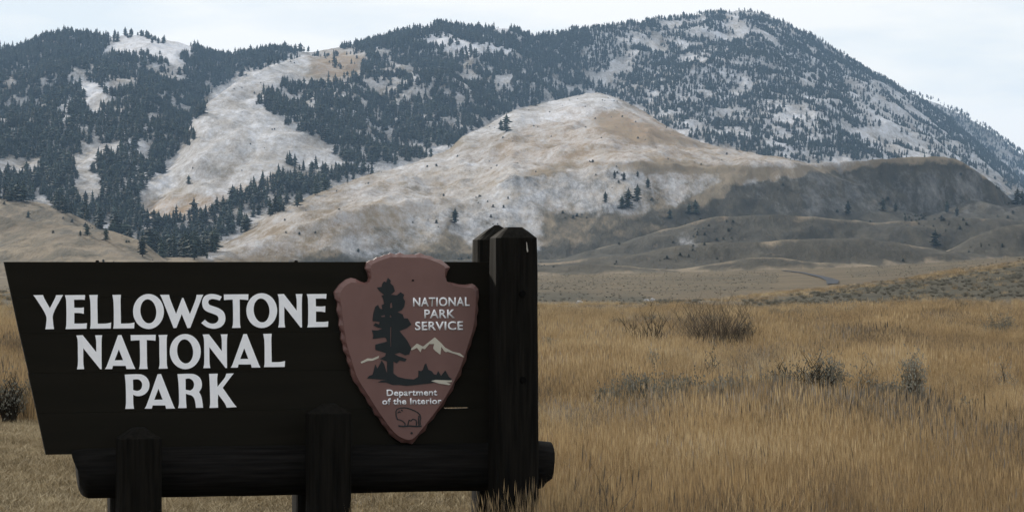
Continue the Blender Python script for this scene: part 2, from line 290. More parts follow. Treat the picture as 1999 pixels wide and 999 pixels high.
def land_material():
    m, t, b = mat('hillside_ground')
    g = N(t, 'ShaderNodeNewGeometry').outputs['Position']
    at = N(t, 'ShaderNodeAttribute', attribute_name='cover'); sp = N(t, 'ShaderNodeSeparateColor'); t.links.new(at.outputs['Color'], sp.inputs[0])
    snow, sage, wood = sp.outputs[0], sp.outputs[1], sp.outputs[2]; warm = at.outputs['Alpha']
    n1 = noise(t, g, 0.02, 6, 0.62, (1.0, 0.3, 0.6)); n2 = noise(t, g, 0.11, 6, 0.65, (1.0, 0.25, 0.6)); n3 = noise(t, g, 0.014, 7, 0.68, (1.3, 0.4, 0.6)); n4 = noise(t, g, 0.5, 4, 0.6, (1.0, 0.3, 0.6))
    dry = ramp(t, n1, [(0.3, (0.10, 0.08, 0.056)), (0.5, (0.16, 0.13, 0.092)), (0.72, (0.24, 0.20, 0.145))])
    dry = mixc(t, math_(t, 'MULTIPLY', warm, 0.8), dry, ramp(t, n2, [(0.3, (0.21, 0.13, 0.07)), (0.7, (0.36, 0.245, 0.135))]))
    dry = mixc(t, math_(t, 'MULTIPLY', ramp(t, n2, [(0.42, 0.0), (0.62, 1.0)]), 0.35), dry, (0.10, 0.09, 0.06))
    sg = ramp(t, n2, [(0.3, (0.021, 0.019, 0.014)), (0.55, (0.042, 0.038, 0.028)), (0.8, (0.085, 0.073, 0.053))])
    s1 = math_(t, 'ADD', sage, math_(t, 'MULTIPLY', math_(t, 'SUBTRACT', n2, 0.5), 1.3)); s1 = ramp(t, s1, [(0.28, 0.0), (0.62, 1.0)])
    c = mixc(t, s1, dry, sg)
    c = mixc(t, math_(t, 'MULTIPLY', wood, 0.8), c, (0.055, 0.05, 0.038))
    n5 = noise(t, g, 0.26, 5, 0.8, (1.0, 0.2, 0.5)); n6 = noise(t, g, 0.06, 6, 0.75, (1.0, 0.22, 0.5))
    nn = math_(t, 'ADD', math_(t, 'ADD', math_(t, 'MULTIPLY', n3, 0.35), math_(t, 'MULTIPLY', n6, 0.35)), math_(t, 'MULTIPLY', n5, 0.30))
    f = math_(t, 'ADD', math_(t, 'MULTIPLY', math_(t, 'SUBTRACT', nn, 0.5), 4.0), snow)
    f = ramp(t, f, [(0.12, 0.0), (0.55, 0.36), (1.05, 0.85)])
    f = math_(t, 'MULTIPLY', f, ramp(t, snow, [(0.06, 0.0), (0.3, 1.0)]))
    snc = ramp(t, n4, [(0.3, (0.50, 0.52, 0.58)), (0.7, (0.70, 0.72, 0.78))])
    spots = ramp(t, math_(t, 'ADD', math_(t, 'MULTIPLY', n5, 0.6), math_(t, 'MULTIPLY', n6, 0.4)), [(0.54, 0.0), (0.62, 1.0)])
    c = mixc(t, math_(t, 'MULTIPLY', spots, 0.7), c, (0.06, 0.054, 0.04))
    c = mixc(t, f, c, snc)
    t.links.new(c, b.inputs['Base Color']); b.inputs['Specular IOR Level'].default_value = 0.1; b.inputs['Roughness'].default_value = 0.95
    bump(t, b, n2, 0.6, 4.0)
    return m
def plain_material():
    m, t, b = mat('dry_grassland')
    g = N(t, 'ShaderNodeNewGeometry').outputs['Position']
    at = N(t, 'ShaderNodeAttribute', attribute_name='cover'); sp = N(t, 'ShaderNodeSeparateColor'); t.links.new(at.outputs['Color'], sp.inputs[0])
    n1 = noise(t, g, 0.045, 6, 0.65, (0.5, 0.8, 1.0)); n2 = noise(t, g, 0.7, 5, 0.7, (1.0, 0.25, 1.0)); n3 = noise(t, g, 14.0, 3, 0.6)
    c = ramp(t, n1, [(0.34, (0.034, 0.027, 0.018)), (0.5, (0.066, 0.051, 0.032)), (0.68, (0.125, 0.096, 0.058))])
    c = mixc(t, math_(t, 'MULTIPLY', ramp(t, n2, [(0.4, 0.0), (0.65, 1.0)]), 0.5), c, (0.085, 0.068, 0.045))
    c = mixc(t, math_(t, 'MULTIPLY', ramp(t, n3, [(0.45, 0.0), (0.7, 1.0)]), 0.4), c, (0.30, 0.25, 0.17))
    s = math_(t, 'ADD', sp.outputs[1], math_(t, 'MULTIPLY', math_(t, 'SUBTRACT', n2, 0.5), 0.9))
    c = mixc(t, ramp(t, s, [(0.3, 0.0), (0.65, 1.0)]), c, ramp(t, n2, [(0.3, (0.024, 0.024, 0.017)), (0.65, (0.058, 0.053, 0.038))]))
    f = math_(t, 'ADD', sp.outputs[0], math_(t, 'MULTIPLY', math_(t, 'SUBTRACT', n2, 0.5), 1.2))
    c = mixc(t, math_(t, 'MULTIPLY', ramp(t, f, [(0.45, 0.0), (0.7, 1.0)]), ramp(t, sp.outputs[0], [(0.05, 0.0), (0.2, 1.0)])), c, (0.62, 0.61, 0.60))
    t.links.new(c, b.inputs['Base Color']); b.inputs['Roughness'].default_value = 0.95; b.inputs['Specular IOR Level'].default_value = 0.1
    bump(t, b, n3, 0.5, 0.04)
    return m
def simple(name, c1, c2, scale, rough=0.85, spec=0.25, stretch=None, bumpd=0.0, obj=True, rnd=0.0):
    m, t, b = mat(name); b.inputs['Roughness'].default_value = rough; b.inputs['Specular IOR Level'].default_value = spec
    v = N(t, 'ShaderNodeTexCoord').outputs['Object'] if obj else N(t, 'ShaderNodeNewGeometry').outputs['Position']
    n = noise(t, v, scale, 5, 0.6, stretch); c = ramp(t, n, [(0.3, c1), (0.7, c2)])
    if rnd:
        r = N(t, 'ShaderNodeObjectInfo').outputs['Random']
        h = N(t, 'ShaderNodeHueSaturation'); t.links.new(math_(t, 'MULTIPLY_ADD', r, rnd, 1 - rnd / 2), h.inputs['Value']); t.links.new(c, h.inputs['Color']); c = h.outputs[0]
    t.links.new(c, b.inputs['Base Color'])
    if bumpd: bump(t, b, n, 0.7, bumpd)
    return m
M_LAND = land_material(); M_PLAIN = plain_material()
M_NEEDLE = simple('fir_needles', (0.014, 0.023, 0.019), (0.036, 0.048, 0.034), 0.35, 0.8, 0.15, obj=False, rnd=1.0)
M_BARK = simple('fir_bark', (0.05, 0.04, 0.03), (0.11, 0.09, 0.07), 1.5)
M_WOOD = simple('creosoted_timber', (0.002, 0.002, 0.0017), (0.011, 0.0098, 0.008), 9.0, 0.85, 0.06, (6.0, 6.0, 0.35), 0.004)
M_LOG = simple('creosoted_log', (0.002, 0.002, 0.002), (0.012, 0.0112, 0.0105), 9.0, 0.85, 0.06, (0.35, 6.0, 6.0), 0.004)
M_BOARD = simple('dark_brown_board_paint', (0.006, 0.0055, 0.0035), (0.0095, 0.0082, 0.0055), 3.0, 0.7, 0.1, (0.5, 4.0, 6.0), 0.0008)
M_WHITE = simple('white_letter_paint', (0.82, 0.845, 0.90), (0.89, 0.91, 0.95), 30.0, 0.6, 0.3)
M_PLAQUE = simple('reddish_brown_plaque_paint', (0.132, 0.067, 0.060), (0.158, 0.083, 0.074), 6.0, 0.36, 0.45)
M_TEAL = simple('dark_green_motif_paint', (0.006, 0.011, 0.014), (0.009, 0.015, 0.018), 8.0, 0.55, 0.3)
M_CREAM = simple('pale_motif_paint', (0.44, 0.42, 0.36), (0.52, 0.50, 0.43), 12.0, 0.6, 0.3)
M_STEEL = simple('dark_bolt_steel', (0.0015, 0.0015, 0.0015), (0.003, 0.003, 0.003), 40.0, 0.8, 0.05)
M_RAW = simple('pale_split_wood', (0.30, 0.28, 0.25), (0.42, 0.40, 0.37), 20.0)
def grass_material(name, stops, rnd=0.5):
    m, t, b = mat(name); b.inputs['Roughness'].default_value = 0.8; b.inputs['Specular IOR Level'].default_value = 0.15
    g = N(t, 'ShaderNodeNewGeometry').outputs['Position']; r = N(t, 'ShaderNodeObjectInfo').outputs['Random']
    n = noise(t, g, 0.30, 5, 0.65, (0.7, 0.5, 0.2)); n_b = noise(t, g, 0.06, 3, 0.5, (1.0, 0.6, 0.2)); v = math_(t, 'ADD', math_(t, 'ADD', math_(t, 'MULTIPLY', n, 0.55), math_(t, 'MULTIPLY', n_b, 0.3)), math_(t, 'MULTIPLY', r, 0.17))
    c = ramp(t, v, stops)
    h = N(t, 'ShaderNodeHueSaturation'); t.links.new(math_(t, 'MULTIPLY_ADD', r, rnd, 1 - rnd / 2), h.inputs['Value']); t.links.new(c, h.inputs['Color'])
    t.links.new(h.outputs[0], b.inputs['Base Color'])
    return m
M_GRASS = grass_material('dry_tall_grass', [(0.36, (0.19, 0.15, 0.105)), (0.44, (0.30, 0.214, 0.118)), (0.54, (0.41, 0.298, 0.158)), (0.64, (0.50, 0.40, 0.25))])
M_SHORT = grass_material('dry_short_grass', [(0.3, (0.20, 0.155, 0.09)), (0.5, (0.31, 0.25, 0.155)), (0.68, (0.42, 0.36, 0.245))])
M_SAGELEAF = simple('sage_leaf', (0.11, 0.112, 0.09), (0.27, 0.265, 0.225), 3.0, 0.85, 0.1, obj=False, rnd=0.5)
M_TWIG = simple('grey_brown_twig', (0.06, 0.048, 0.037), (0.17, 0.145, 0.115), 6.0, 0.9, 0.1, obj=False, rnd=0.5)
M_DTWIG = simple('dark_twig', (0.016, 0.014, 0.011), (0.05, 0.042, 0.032), 6.0, 0.9, 0.1, obj=False)
M_ROCK = simple('pale_boulder', (0.22, 0.22, 0.23), (0.48, 0.48, 0.49), 2.0, 0.9, 0.1, bumpd=0.02)
M_ROAD = simple('asphalt', (0.045, 0.05, 0.06), (0.065, 0.072, 0.085), 2.0, 0.95, 0.04)
# ------------------------------------------------------------------ terrain meshes
PXv, PYv = proj(GX, np.maximum(GY, 5.0), GZ)
far = GY > 60
cov = np.zeros(GX.shape + (4,), np.float32)
HIGH = np.isin(GID, [1 + i for i, l in enumerate(LAYERS) if l['name'] in ('far', 'mountain', 'spur')])
for k, mk in enumerate((SNOW, SAGE_SHADE, TREES, WARM)): cov[..., k] = np.where(far, samp(mk, PXv, PYv), 0.0)
cov[..., 0] = np.where(HIGH, cov[..., 0], np.where(far, samp(SNOWH, PXv, PYv), 0.0))
cov[..., 2] *= HIGH
for i, l in enumerate(LAYERS):                       # sage thinned near crests: dry grass, and crest light put into the colour
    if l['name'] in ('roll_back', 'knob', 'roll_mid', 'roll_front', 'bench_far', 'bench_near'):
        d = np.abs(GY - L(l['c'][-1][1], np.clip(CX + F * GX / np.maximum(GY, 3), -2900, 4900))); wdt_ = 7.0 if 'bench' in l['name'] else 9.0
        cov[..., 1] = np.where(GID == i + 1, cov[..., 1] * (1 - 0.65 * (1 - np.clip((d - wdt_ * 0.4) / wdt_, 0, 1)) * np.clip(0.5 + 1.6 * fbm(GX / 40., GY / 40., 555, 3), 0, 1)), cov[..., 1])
NB = np.clip((GY - 60) / 30, 0, 1)
cov[..., 0] *= NB; cov[..., 1] *= NB
R_, C_ = GX.shape
vid = np.arange(R_ * C_).reshape(R_, C_)
quads = np.stack([vid[:-1, :-1], vid[:-1, 1:], vid[1:, 1:], vid[1:, :-1]], -1).reshape(-1, 4)
nm = [''] + [l['name'] for l in LAYERS]
grp_of = np.array([0] + [3 if n == 'far' else 2 if n in ('mountain', 'spur') else 0 if n.startswith('bench') else 1 for n in nm[1:]])
qg = grp_of[GID[1:, 1:]].reshape(-1); qg[(GY[1:, 1:].reshape(-1) < 690) & (qg != 0)] = 0
V = np.stack([GX, GY, GZ], -1).reshape(-1, 3)
def sub_mesh(name, sel, material):
    q = quads[sel]; used = np.unique(q); rm = np.full(len(V), -1); rm[used] = np.arange(len(used)); q = rm[q]
    me = bpy.data.meshes.new(name); me.vertices.add(len(used)); me.vertices.foreach_set('co', V[used].astype(np.float32).ravel())
    me.loops.add(q.size); me.loops.foreach_set('vertex_index', q.astype(np.int32).ravel())
    me.polygons.add(len(q)); me.polygons.foreach_set('loop_start', (np.arange(len(q)) * 4).astype(np.int32))
    me.polygons.foreach_set('use_smooth', np.ones(len(q), bool))
    me.update(calc_edges=True); me.validate()
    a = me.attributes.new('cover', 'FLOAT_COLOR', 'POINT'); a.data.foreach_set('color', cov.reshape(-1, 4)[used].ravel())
    me.materials.append(material)
    return link(bpy.data.objects.new(name, me))
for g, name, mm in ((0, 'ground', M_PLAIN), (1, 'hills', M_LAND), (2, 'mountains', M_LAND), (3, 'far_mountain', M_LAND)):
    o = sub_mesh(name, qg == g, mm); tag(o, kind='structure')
# road crossing the far bench
def ribbon(name, left, right, material, lift):
    vs, fs = [], []
    for (a, b) in zip(left, right):
        for k in range(5):
            f = k / 4; x, y, z = hit(a[0] + (b[0] - a[0]) * f, a[1] + (b[1] - a[1]) * f); vs.append((x, y, z + lift))
    for i in range(len(left) - 1):
        for k in range(4): j = i * 5 + k; fs.append((j, j + 1, j + 6, j + 5))
    return link(bpy.data.objects.new(name, mesh_np(name, vs, fs, material, True)))
def dens(p, n):
    p = np.asarray(p, float); s = np.linspace(0, len(p) - 1, n); return list(zip(np.interp(s, np.arange(len(p)), p[:, 0]), np.interp(s, np.arange(len(p)), p[:, 1])))
tag(ribbon('road', dens([(1524, 528.6), (1562, 533.2), (1600, 542.5), (1613, 549), (1614, 556)], 26), dens([(1530, 528.2), (1569, 532.4), (1615, 541.5), (1638, 548.5), (1636, 554.5)], 26), M_ROAD, 0.12), kind='structure')
# ------------------------------------------------------------------ conifers
def crown_geo(seed, h=1.0, base=0.12, wid=0.2, tiers=11, per=9, ragged=0.35, round_=0.0):
    r = random.Random(seed); vs, fs = [], []
    lean = (r.uniform(-.02, .02), r.uniform(-.02, .02))
    for i in range(tiers):
        f = i / (tiers - 1); z = base + (h - base) * (f ** 0.92)
        prof = (1 - f) ** 0.85 * (1 - round_) + round_ * math.sqrt(max(0, 1 - (f * 1.05 - 0.12) ** 2)) * (1 - f ** 4)
        rad = wid * prof * r.uniform(1 - ragged, 1 + ragged * 0.6) + 0.012
        a0 = r.uniform(0, 6.28)
        for k in range(per if f < 0.8 else 5):
            a = a0 + k * 6.283 / per + r.uniform(-.3, .3); rr = rad * r.uniform(0.55, 1.2); dz = (h / tiers)
            d = (math.cos(a), math.sin(a)); s = (-d[1], d[0]); wd = rr * r.uniform(0.42, 0.7) + 0.008
            cx, cy = lean[0] * f, lean[1] * f; n = len(vs); drop = dz * r.uniform(0.35, 0.95)
            vs += [(cx, cy, z + dz * 0.75), (cx + d[0] * rr * .55 + s[0] * wd, cy + d[1] * rr * .55 + s[1] * wd, z - drop * .15), (cx + d[0] * rr, cy + d[1] * rr, z - drop * .55), (cx + d[0] * rr * .55 - s[0] * wd, cy + d[1] * rr * .55 - s[1] * wd, z - drop * .15), (cx + d[0] * rr * .3, cy + d[1] * rr * .3, z - drop * .9)]
            fs += [(n, n + 1, n + 2, n + 3), (n + 4, n + 2, n + 1), (n + 4, n + 3, n + 2)]
    n = len(vs); vs += [(-.012, 0, h * .93), (.012, 0, h * .93), (0, 0.012, h * .93), (lean[0], lean[1], h * 1.04)]; fs += [(n, n + 1, n + 3), (n + 1, n + 2, n + 3), (n + 2, n, n + 3)]
    return vs, fs
def trunk_geo(h=0.9, r0=0.022):
    vs, fs = [], []
    for i, (z, r) in enumerate(((-0.06, r0 * 1.3), (0.05, r0), (h, r0 * .15))):
        for k in range(5): vs.append((r * math.cos(k * 1.2566), r * math.sin(k * 1.2566), z))
    for i in range(2):
        for k in range(5): fs.append((i * 5 + k, i * 5 + (k + 1) % 5, i * 5 + 5 + (k + 1) % 5, i * 5 + 5 + k))
    return vs, fs
KINDS = [dict(wid=.17, ragged=.45, round_=.15), dict(wid=.22, ragged=.5, round_=.3), dict(wid=.25, ragged=.55, round_=.55), dict(wid=.20, ragged=.6, round_=.4), dict(wid=.29, ragged=.5, round_=.75, tiers=9), dict(wid=.15, ragged=.5, round_=.2), dict(wid=.24, ragged=.65, round_=.65, per=7), dict(wid=.18, ragged=.7, round_=.5, tiers=8, per=7)]
CROWN = []; TRUNK = mesh_np('trunk', *trunk_geo(), M_BARK)
TREECOL = bpy.data.collections.new('tree_kinds')
for i, kd in enumerate(KINDS):
    v, f = crown_geo(100 + i, **kd); CROWN.append(mesh_np('crown', v, f, M_NEEDLE))
    tv, tf = trunk_geo(); n = len(v)
    me = mesh_np('forest_tree_shape', v + tv, f + [tuple(a + n for a in q) for q in tf], [M_NEEDLE, M_BARK], midx=[0] * len(f) + [1] * len(tf))
    TREECOL.objects.link(bpy.data.objects.new('forest_tree_shape', me))
def scatter(name, P, rot, scl, idx, coll, label, cat):
    me = bpy.data.meshes.new(name); me.vertices.add(len(P)); me.vertices.foreach_set('co', np.asarray(P, np.float32).ravel())
    for nme, ty, dat, key in (('rot', 'FLOAT_VECTOR', rot, 'vector'), ('scl', 'FLOAT_VECTOR', scl, 'vector'), ('idx', 'INT', idx, 'value')):
        a = me.attributes.new(nme, ty, 'POINT'); a.data.foreach_set(key, np.asarray(dat, np.int32 if ty == 'INT' else np.float32).ravel())
    o = link(bpy.data.objects.new(name, me))
    ng = bpy.data.node_groups.new(name, 'GeometryNodeTree')
    ng.interface.new_socket('Geometry', in_out='INPUT', socket_type='NodeSocketGeometry'); ng.interface.new_socket('Geometry', in_out='OUTPUT', socket_type='NodeSocketGeometry')
    gi = N(ng, 'NodeGroupInput'); go = N(ng, 'NodeGroupOutput'); ip = N(ng, 'GeometryNodeInstanceOnPoints'); ci = N(ng, 'GeometryNodeCollectionInfo')
    ci.inputs['Collection'].default_value = coll; ci.inputs['Separate Children'].default_value = True; ci.inputs['Reset Children'].default_value = True
    def na(nm_, ty):
        q = N(ng, 'GeometryNodeInputNamedAttribute', data_type=ty); q.inputs['Name'].default_value = nm_; return [s for s in q.outputs if s.enabled][0]
    ng.links.new(gi.outputs[0], ip.inputs['Points']); ng.links.new(ci.outputs[0], ip.inputs['Instance']); ip.inputs['Pick Instance'].default_value = True
    ng.links.new(na('idx', 'INT'), ip.inputs['Instance Index']); ng.links.new(na('rot', 'FLOAT_VECTOR'), ip.inputs['Rotation']); ng.links.new(na('scl', 'FLOAT_VECTOR'), ip.inputs['Scale'])
    ng.links.new(ip.outputs[0], go.inputs[0])
    md = o.modifiers.new('scatter', 'NODES'); md.node_group = ng
    return tag(o, label, cat, kind='stuff')
def pick(n, ymin, ymax, pxa=-160, pxb=2160):
    Y = np.sqrt(RNG.uniform(ymin ** 2, ymax ** 2, n)); px = RNG.uniform(pxa, pxb, n); return (px - CX) / F * Y, Y
NC = 270000
tx, ty = pick(NC, 1250, 6500)
tz, tid = height(tx, ty, True); tpx, tpy = proj(tx, ty, tz)
den = samp(TREES, tpx, tpy)
clump = fbm(tx / 55., ty / 90., 91, 3) * 1.6 + fbm(tx / 260., ty / 420., 95, 2) * 0.7
den = np.where(den > 0.02, np.clip(den * (0.92 + 0.2 * den) + 1.15 * clump * np.clip(den * 2.2, 0, 1) - 0.12 * (den < 0.95), 0, 1), 0)
ok = RNG.uniform(0, 1, NC) < den * np.interp(ty, [1250, 2000, 4000, 6000], [0.75, 0.78, 0.85, 1.0])
th = RNG.uniform(4.5, 14.5, NC) * np.interp(ty, [1250, 2200, 4500], [1.0, 0.97, 0.88]) * np.where((tpx > 1150) & (ty > 3000), 0.70, 0.92) * np.where(RNG.uniform(0, 1, NC) < 0.12, 1.25, 1.0)
ok &= visible(tx, ty, tz + th, 2.0) & (np.isin(tid, [1, 2, 3]) | (tpx < 640))
tx, ty, tz, th, tpx, tpy = [a[ok] for a in (tx, ty, tz, th, tpx, tpy)]
tk = RNG.integers(0, len(KINDS), len(tx)); tw = RNG.uniform(1.05, 1.75, len(tx)); tr = RNG.uniform(0, 6.28, len(tx))
top = tpy - F * th / ty
shown = (tpx > 2) & (tpx < 1997) & (top > 0) & ~((tpx > 10) & (tpx < 1050) & (top > 500))
score = np.where(shown, F * th / ty, -1)
order = np.argsort(-score)
# trees that stand alone or in small clumps, by where they stand
LONE = [(368, 360, 15, 'small lone conifer on the lower part of the bald snowy spur'), (297, 86, 12, 'left tree of the pair on the snowy summit meadow'), (309, 86, 12, 'other tree of the pair, nearer the right end of the summit meadow'),
        (888, 437, 26, 'lone round tree on the tan hill above the plaque'), (1182, 397, 20, 'small conifer just left of the clump on the tan hill'), (1226, 406, 32, 'tallest dark conifer in the clump on the tan hill'), (1244, 395, 30, 'conifer just right of the tallest one in the hill clump'),
        (1214, 408, 22, 'short conifer at the foot of the clump on the tan hill'), (1265, 368, 18, 'small conifer standing upslope right of the hill clump'), (1200, 350, 14, 'leftmost shrubby tree of the row above the hill clump'), (1218, 352, 14, 'middle shrubby tree of the row above the hill clump'), (1245, 346, 10, 'rightmost shrubby tree of the row above the hill clump'),
        (988, 258, 30, 'largest conifer of the trio on the snowy left edge of the tan hill'), (978, 254, 18, 'left conifer of the trio on the snowy edge of the tan hill'), (1045, 208, 14, 'small conifer near the top of the tan hill edge'),
        (1358, 418, 24, 'dark conifer at the foot of the slope left of the bluff'), (1345, 420, 18, 'shorter conifer beside the one at the foot of the slope left of the bluff'), (1308, 428, 16, 'low dark tree in the hollow left of the bluff'),
        (1655, 421, 24, 'dark conifer against the grey bluff, leftmost'), (1724, 412, 22, 'dark conifer at the middle of the grey bluff'), (1748, 414, 16, 'low tree right of the middle of the grey bluff'), (1848, 417, 20, 'conifer at the foot of the bluff towards its right end'), (1868, 423, 16, 'short conifer right of the one at the bluff foot'),
        (1825, 480, 28, 'dark bushy tree on the rolling foothills below the bluff'), (1986, 400, 28, 'dark tree at the right edge beyond the bluff'), (1996, 400, 24, 'rightmost dark tree beyond the bluff'),
        (170, 460, 20, 'round tree on the crest of the low hill above the sign'), (207, 470, 22, 'tree on the low hill just right of the round one'), (157, 461, 10, 'small bush left of the round tree on the low hill'), (278, 500, 34, 'tall conifer at the toe of the low hill above the sign'), (55, 425, 12, 'small bush on the left tan slope'), (404, 505, 10, 'tiny tree at the toe of the tan hill above the sign')]
def make_tree(x, y, z, h, k, wd, rz, label, group=None, name='conifer_tree'):
    t = empty(name, (x, y, z), rz); t.scale = (h * wd, h * wd, h); tag(t, label, 'tree', group)
    c = link(bpy.data.objects.new('crown', CROWN[k]), t); s = link(bpy.data.objects.new('trunk', TRUNK), t)
    return t
for (px_, py_, hp, lab) in LONE:
    x, y, z = hit(px_, py_); make_tree(x, y, z, 1.15 * hp * y / F, random.choice([2, 4, 4, 2]), 1.3, random.uniform(0, 6), lab)
NIND = 300 - len(LONE)
ind = order[:NIND]
def grove(px_, py_):
    if py_ < 235: return 'dark conifer among the forest trees on the high left mountainside', 'conifers high on the left mountain'
    if px_ < 165: return 'dark conifer in the thick grove at the far left, above the low tan hill', 'conifers in the far left grove'
    if px_ < 300 and py_ < 410: return 'dark conifer in the grove left of the bald snowy spur', 'conifers left of the bald spur'
    if px_ < 380 and py_ < 410: return 'dark conifer along the left edge of the bald snowy spur', 'conifers along the spur edge'
    if px_ < 300: return 'dark conifer at the gully mouth behind the low left hill', 'conifers behind the low left hill'
    if px_ < 430: return 'dark conifer filling the gully floor just above the sign board', 'conifers in the gully above the sign'
    if px_ < 700: return 'dark conifer in the line between the bald spur and the tan hill', 'conifers lining the draw'
    return 'dark conifer in the forest behind the crest of the tan hill', 'conifers behind the tan hill crest'
for i in ind:
    lab, grp = grove(tpx[i], tpy[i]); make_tree(float(tx[i]), float(ty[i]), float(tz[i]), float(th[i]), int(tk[i]), float(tw[i]), float(tr[i]), lab, grp)
rest = order[NIND:]
scatter('forest', np.stack([tx, ty, tz], -1)[rest], np.stack([tx * 0, tx * 0, tr], -1)[rest], np.stack([th * tw, th * tw, th], -1)[rest], tk[rest], TREECOL, 'dark conifer forest spread over the snowy mountainsides', 'forest')
X, Y = pick(42000, 1000, 3600, -60, 2060); z, q = height(X, Y, True); px, py = proj(X, Y, z)
pr_ = (0.10 + 0.7 * np.clip(samp(SAGE_SHADE, px, py) * 1.5 - 0.3, 0, 1)) * np.clip(-0.25 + 3.0 * fbm(X / 45., Y / 80., 401, 3), 0, 1)
k = (RNG.uniform(0, 1, len(X)) < pr_) & np.isin(q, [1 + i for i, l in enumerate(LAYERS) if l['name'] not in ('far', 'mountain', 'bench_far', 'bench_near')]) & visible(X, Y, z + 1.0, 1.0); X, Y, z = X[k], Y[k], z[k]; n = len(X); sh = RNG.uniform(0.35, 1.0, n) ** 2 * np.interp(Y, [1000, 2000], [1.5, 2.6])
scatter('hillside_scrub', np.stack([X, Y, z], -1), np.stack([X * 0, X * 0, RNG.uniform(0, 6.28, n)], -1), np.stack([sh * 2.2, sh * 2.2, sh], -1), np.full(n, 4), TREECOL, 'low dark scrub dotted over the open hills', 'scrub')
print('trees', len(tx), 'forest', len(rest))
# ------------------------------------------------------------------ the sign
TH = math.atan(0.25); RX, RY = math.cos(TH), math.sin(TH); NX, NY = math.sin(TH), -math.cos(TH)
B0 = ((520 - CX) / F * 15.0, 15.0)
sign = empty('park_entrance_sign', (B0[0], B0[1], 0.0), TH)
tag(sign, 'dark brown timber sign with white park name and arrowhead plaque on six posts', 'sign')
def loc(px_, py_, v):
    """photo point on the plane v metres in front of the board's middle -> sign coordinates (x along, y back, z up)"""
    dx, dz = (px_ - CX) / F, (HY - py_) / F
    k = (v + B0[0] * NX + B0[1] * NY) / (dx * NX + NY)
    X, Y, Z = dx * k, k, EYE + dz * k
    return ((X - B0[0]) * RX + (Y - B0[1]) * RY, -v, Z)
def slab(poly_px, v_front, thick, name, material, parent, bevel=0.0, holes=(), smooth_pts=False):
    """an outline on the sign, as a solid of the given thickness"""
    cu = bpy.data.curves.new(name, 'CURVE'); cu.dimensions = '2D'; cu.fill_mode = 'BOTH'; cu.extrude = thick / 2; cu.bevel_depth = bevel; cu.bevel_resolution = 0
    for pl in [poly_px] + list(holes):
        p = [loc(a, b, v_front) for a, b in pl]
        s = cu.splines.new('POLY'); s.points.add(len(p) - 1); s.use_cyclic_u = True
        for q, c in zip(s.points, p): q.co = (c[0], c[2], 0, 1)
    return curve_mesh(cu, name, material, parent, v_front - thick / 2)
def curve_mesh(cu, name, material, parent, vmid):
    o = bpy.data.objects.new('tmp', cu); me = bpy.data.meshes.new_from_object(o); bpy.data.objects.remove(o); bpy.data.curves.remove(cu)
    n = len(me.vertices); co = np.empty(n * 3, np.float32); me.vertices.foreach_get('co', co); co = co.reshape(-1, 3)
    co = np.stack([co[:, 0], -vmid - co[:, 2], co[:, 1]], -1)       # curve plane -> upright, facing the front
    me.vertices.foreach_set('co', co.ravel()); me.name = name; me.materials.clear(); me.materials.append(material)
    me.polygons.foreach_set('use_smooth', np.zeros(len(me.polygons), bool)); me.update()
    return link(bpy.data.objects.new(name, me), parent)
BT = 0.045                                                          # board half thickness -> front at v = 0.022
VB = 0.022
def board_x_left(y): return 8 + (y - 511.5) * (90 - 8) / (887 - 511.5)
J = [511.5, 581, 651, 728, 806, 887]
for i in range(5):
    a, b = J[i] + (0.5 if i else 0), J[i + 1] - 0.5
    def yr(y, x): return y - (y - 512) * 4.7e-5 * (x - board_x_left(y))
    xr = 1000
    nl, nr = 4, 0
    topl = [(board_x_left(a) , a)]
    if i == 4:
        for x, d in ((866, 0), (869, 2.2), (890, 2.6), (914, 2.0), (918, 0)): topl.append((x, yr(a, x) + d))
    topl.append((xr, yr(a, xr)))
    jag = (1.2 if i == 2 else 0.0)
    poly = topl + [(xr, yr(b, xr)), (board_x_left(b) + jag, b)]
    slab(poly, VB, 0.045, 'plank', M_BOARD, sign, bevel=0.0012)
for px_ in (190, 578):                                              # lag screws standing on the top edge
    x, y, z = loc(px_, 511.5, 0.0); bm = bmesh.new()
    bmesh.ops.create_cone(bm, cap_ends=True, segments=8, radius1=0.012, radius2=0.008, depth=0.012); me = bpy.data.meshes.new('screw_head'); bm.to_mesh(me); bm.free(); me.materials.append(M_STEEL)
    o = link(bpy.data.objects.new('screw_head', me), sign); o.location = (x, 0, z + 0.004)
# --- letters
def smooth_outline(p, ang=38.0, sub=4):
    n = len(p); P = [Vector((a, b)) for a, b in p]; out = []
    def corner(i):
        d1 = P[i] - P[i - 1]; d2 = P[(i + 1) % n] - P[i]
        if d1.length < 1e-6 or d2.length < 1e-6: return True
        return math.degrees(d1.angle(d2)) > ang
    cs = [corner(i) for i in range(n)]
    for i in range(n):
        a, b = P[i], P[(i + 1) % n]; j = (i + 1) % n
        ta = (b - a) if cs[i] else (b - P[i - 1]) * 0.5
        tb = (b - a) if cs[j] else (P[(j + 1) % n] - a) * 0.5
        ln = (b - a).length
        if ta.length > 0: ta = ta.normalized() * ln
        if tb.length > 0: tb = tb.normalized() * ln
        k = sub if not (cs[i] and cs[j]) else 1
        for s in range(k):
            t = s / k; h1 = 2 * t ** 3 - 3 * t ** 2 + 1; h2 = t ** 3 - 2 * t ** 2 + t; h3 = -2 * t ** 3 + 3 * t ** 2; h4 = t ** 3 - t ** 2
            q = a * h1 + ta * h2 + b * h3 + tb * h4; out.append((q.x, q.y))
    return out
def ell(x0, x1, y0, y1, n=40, sk=0.0):
    return [((x0 + x1) / 2 + (x1 - x0) / 2 * math.cos(t) - sk * math.sin(t), (y0 + y1) / 2 + (y1 - y0) / 2 * math.sin(t)) for t in [k * 2 * math.pi / n for k in range(n)]]
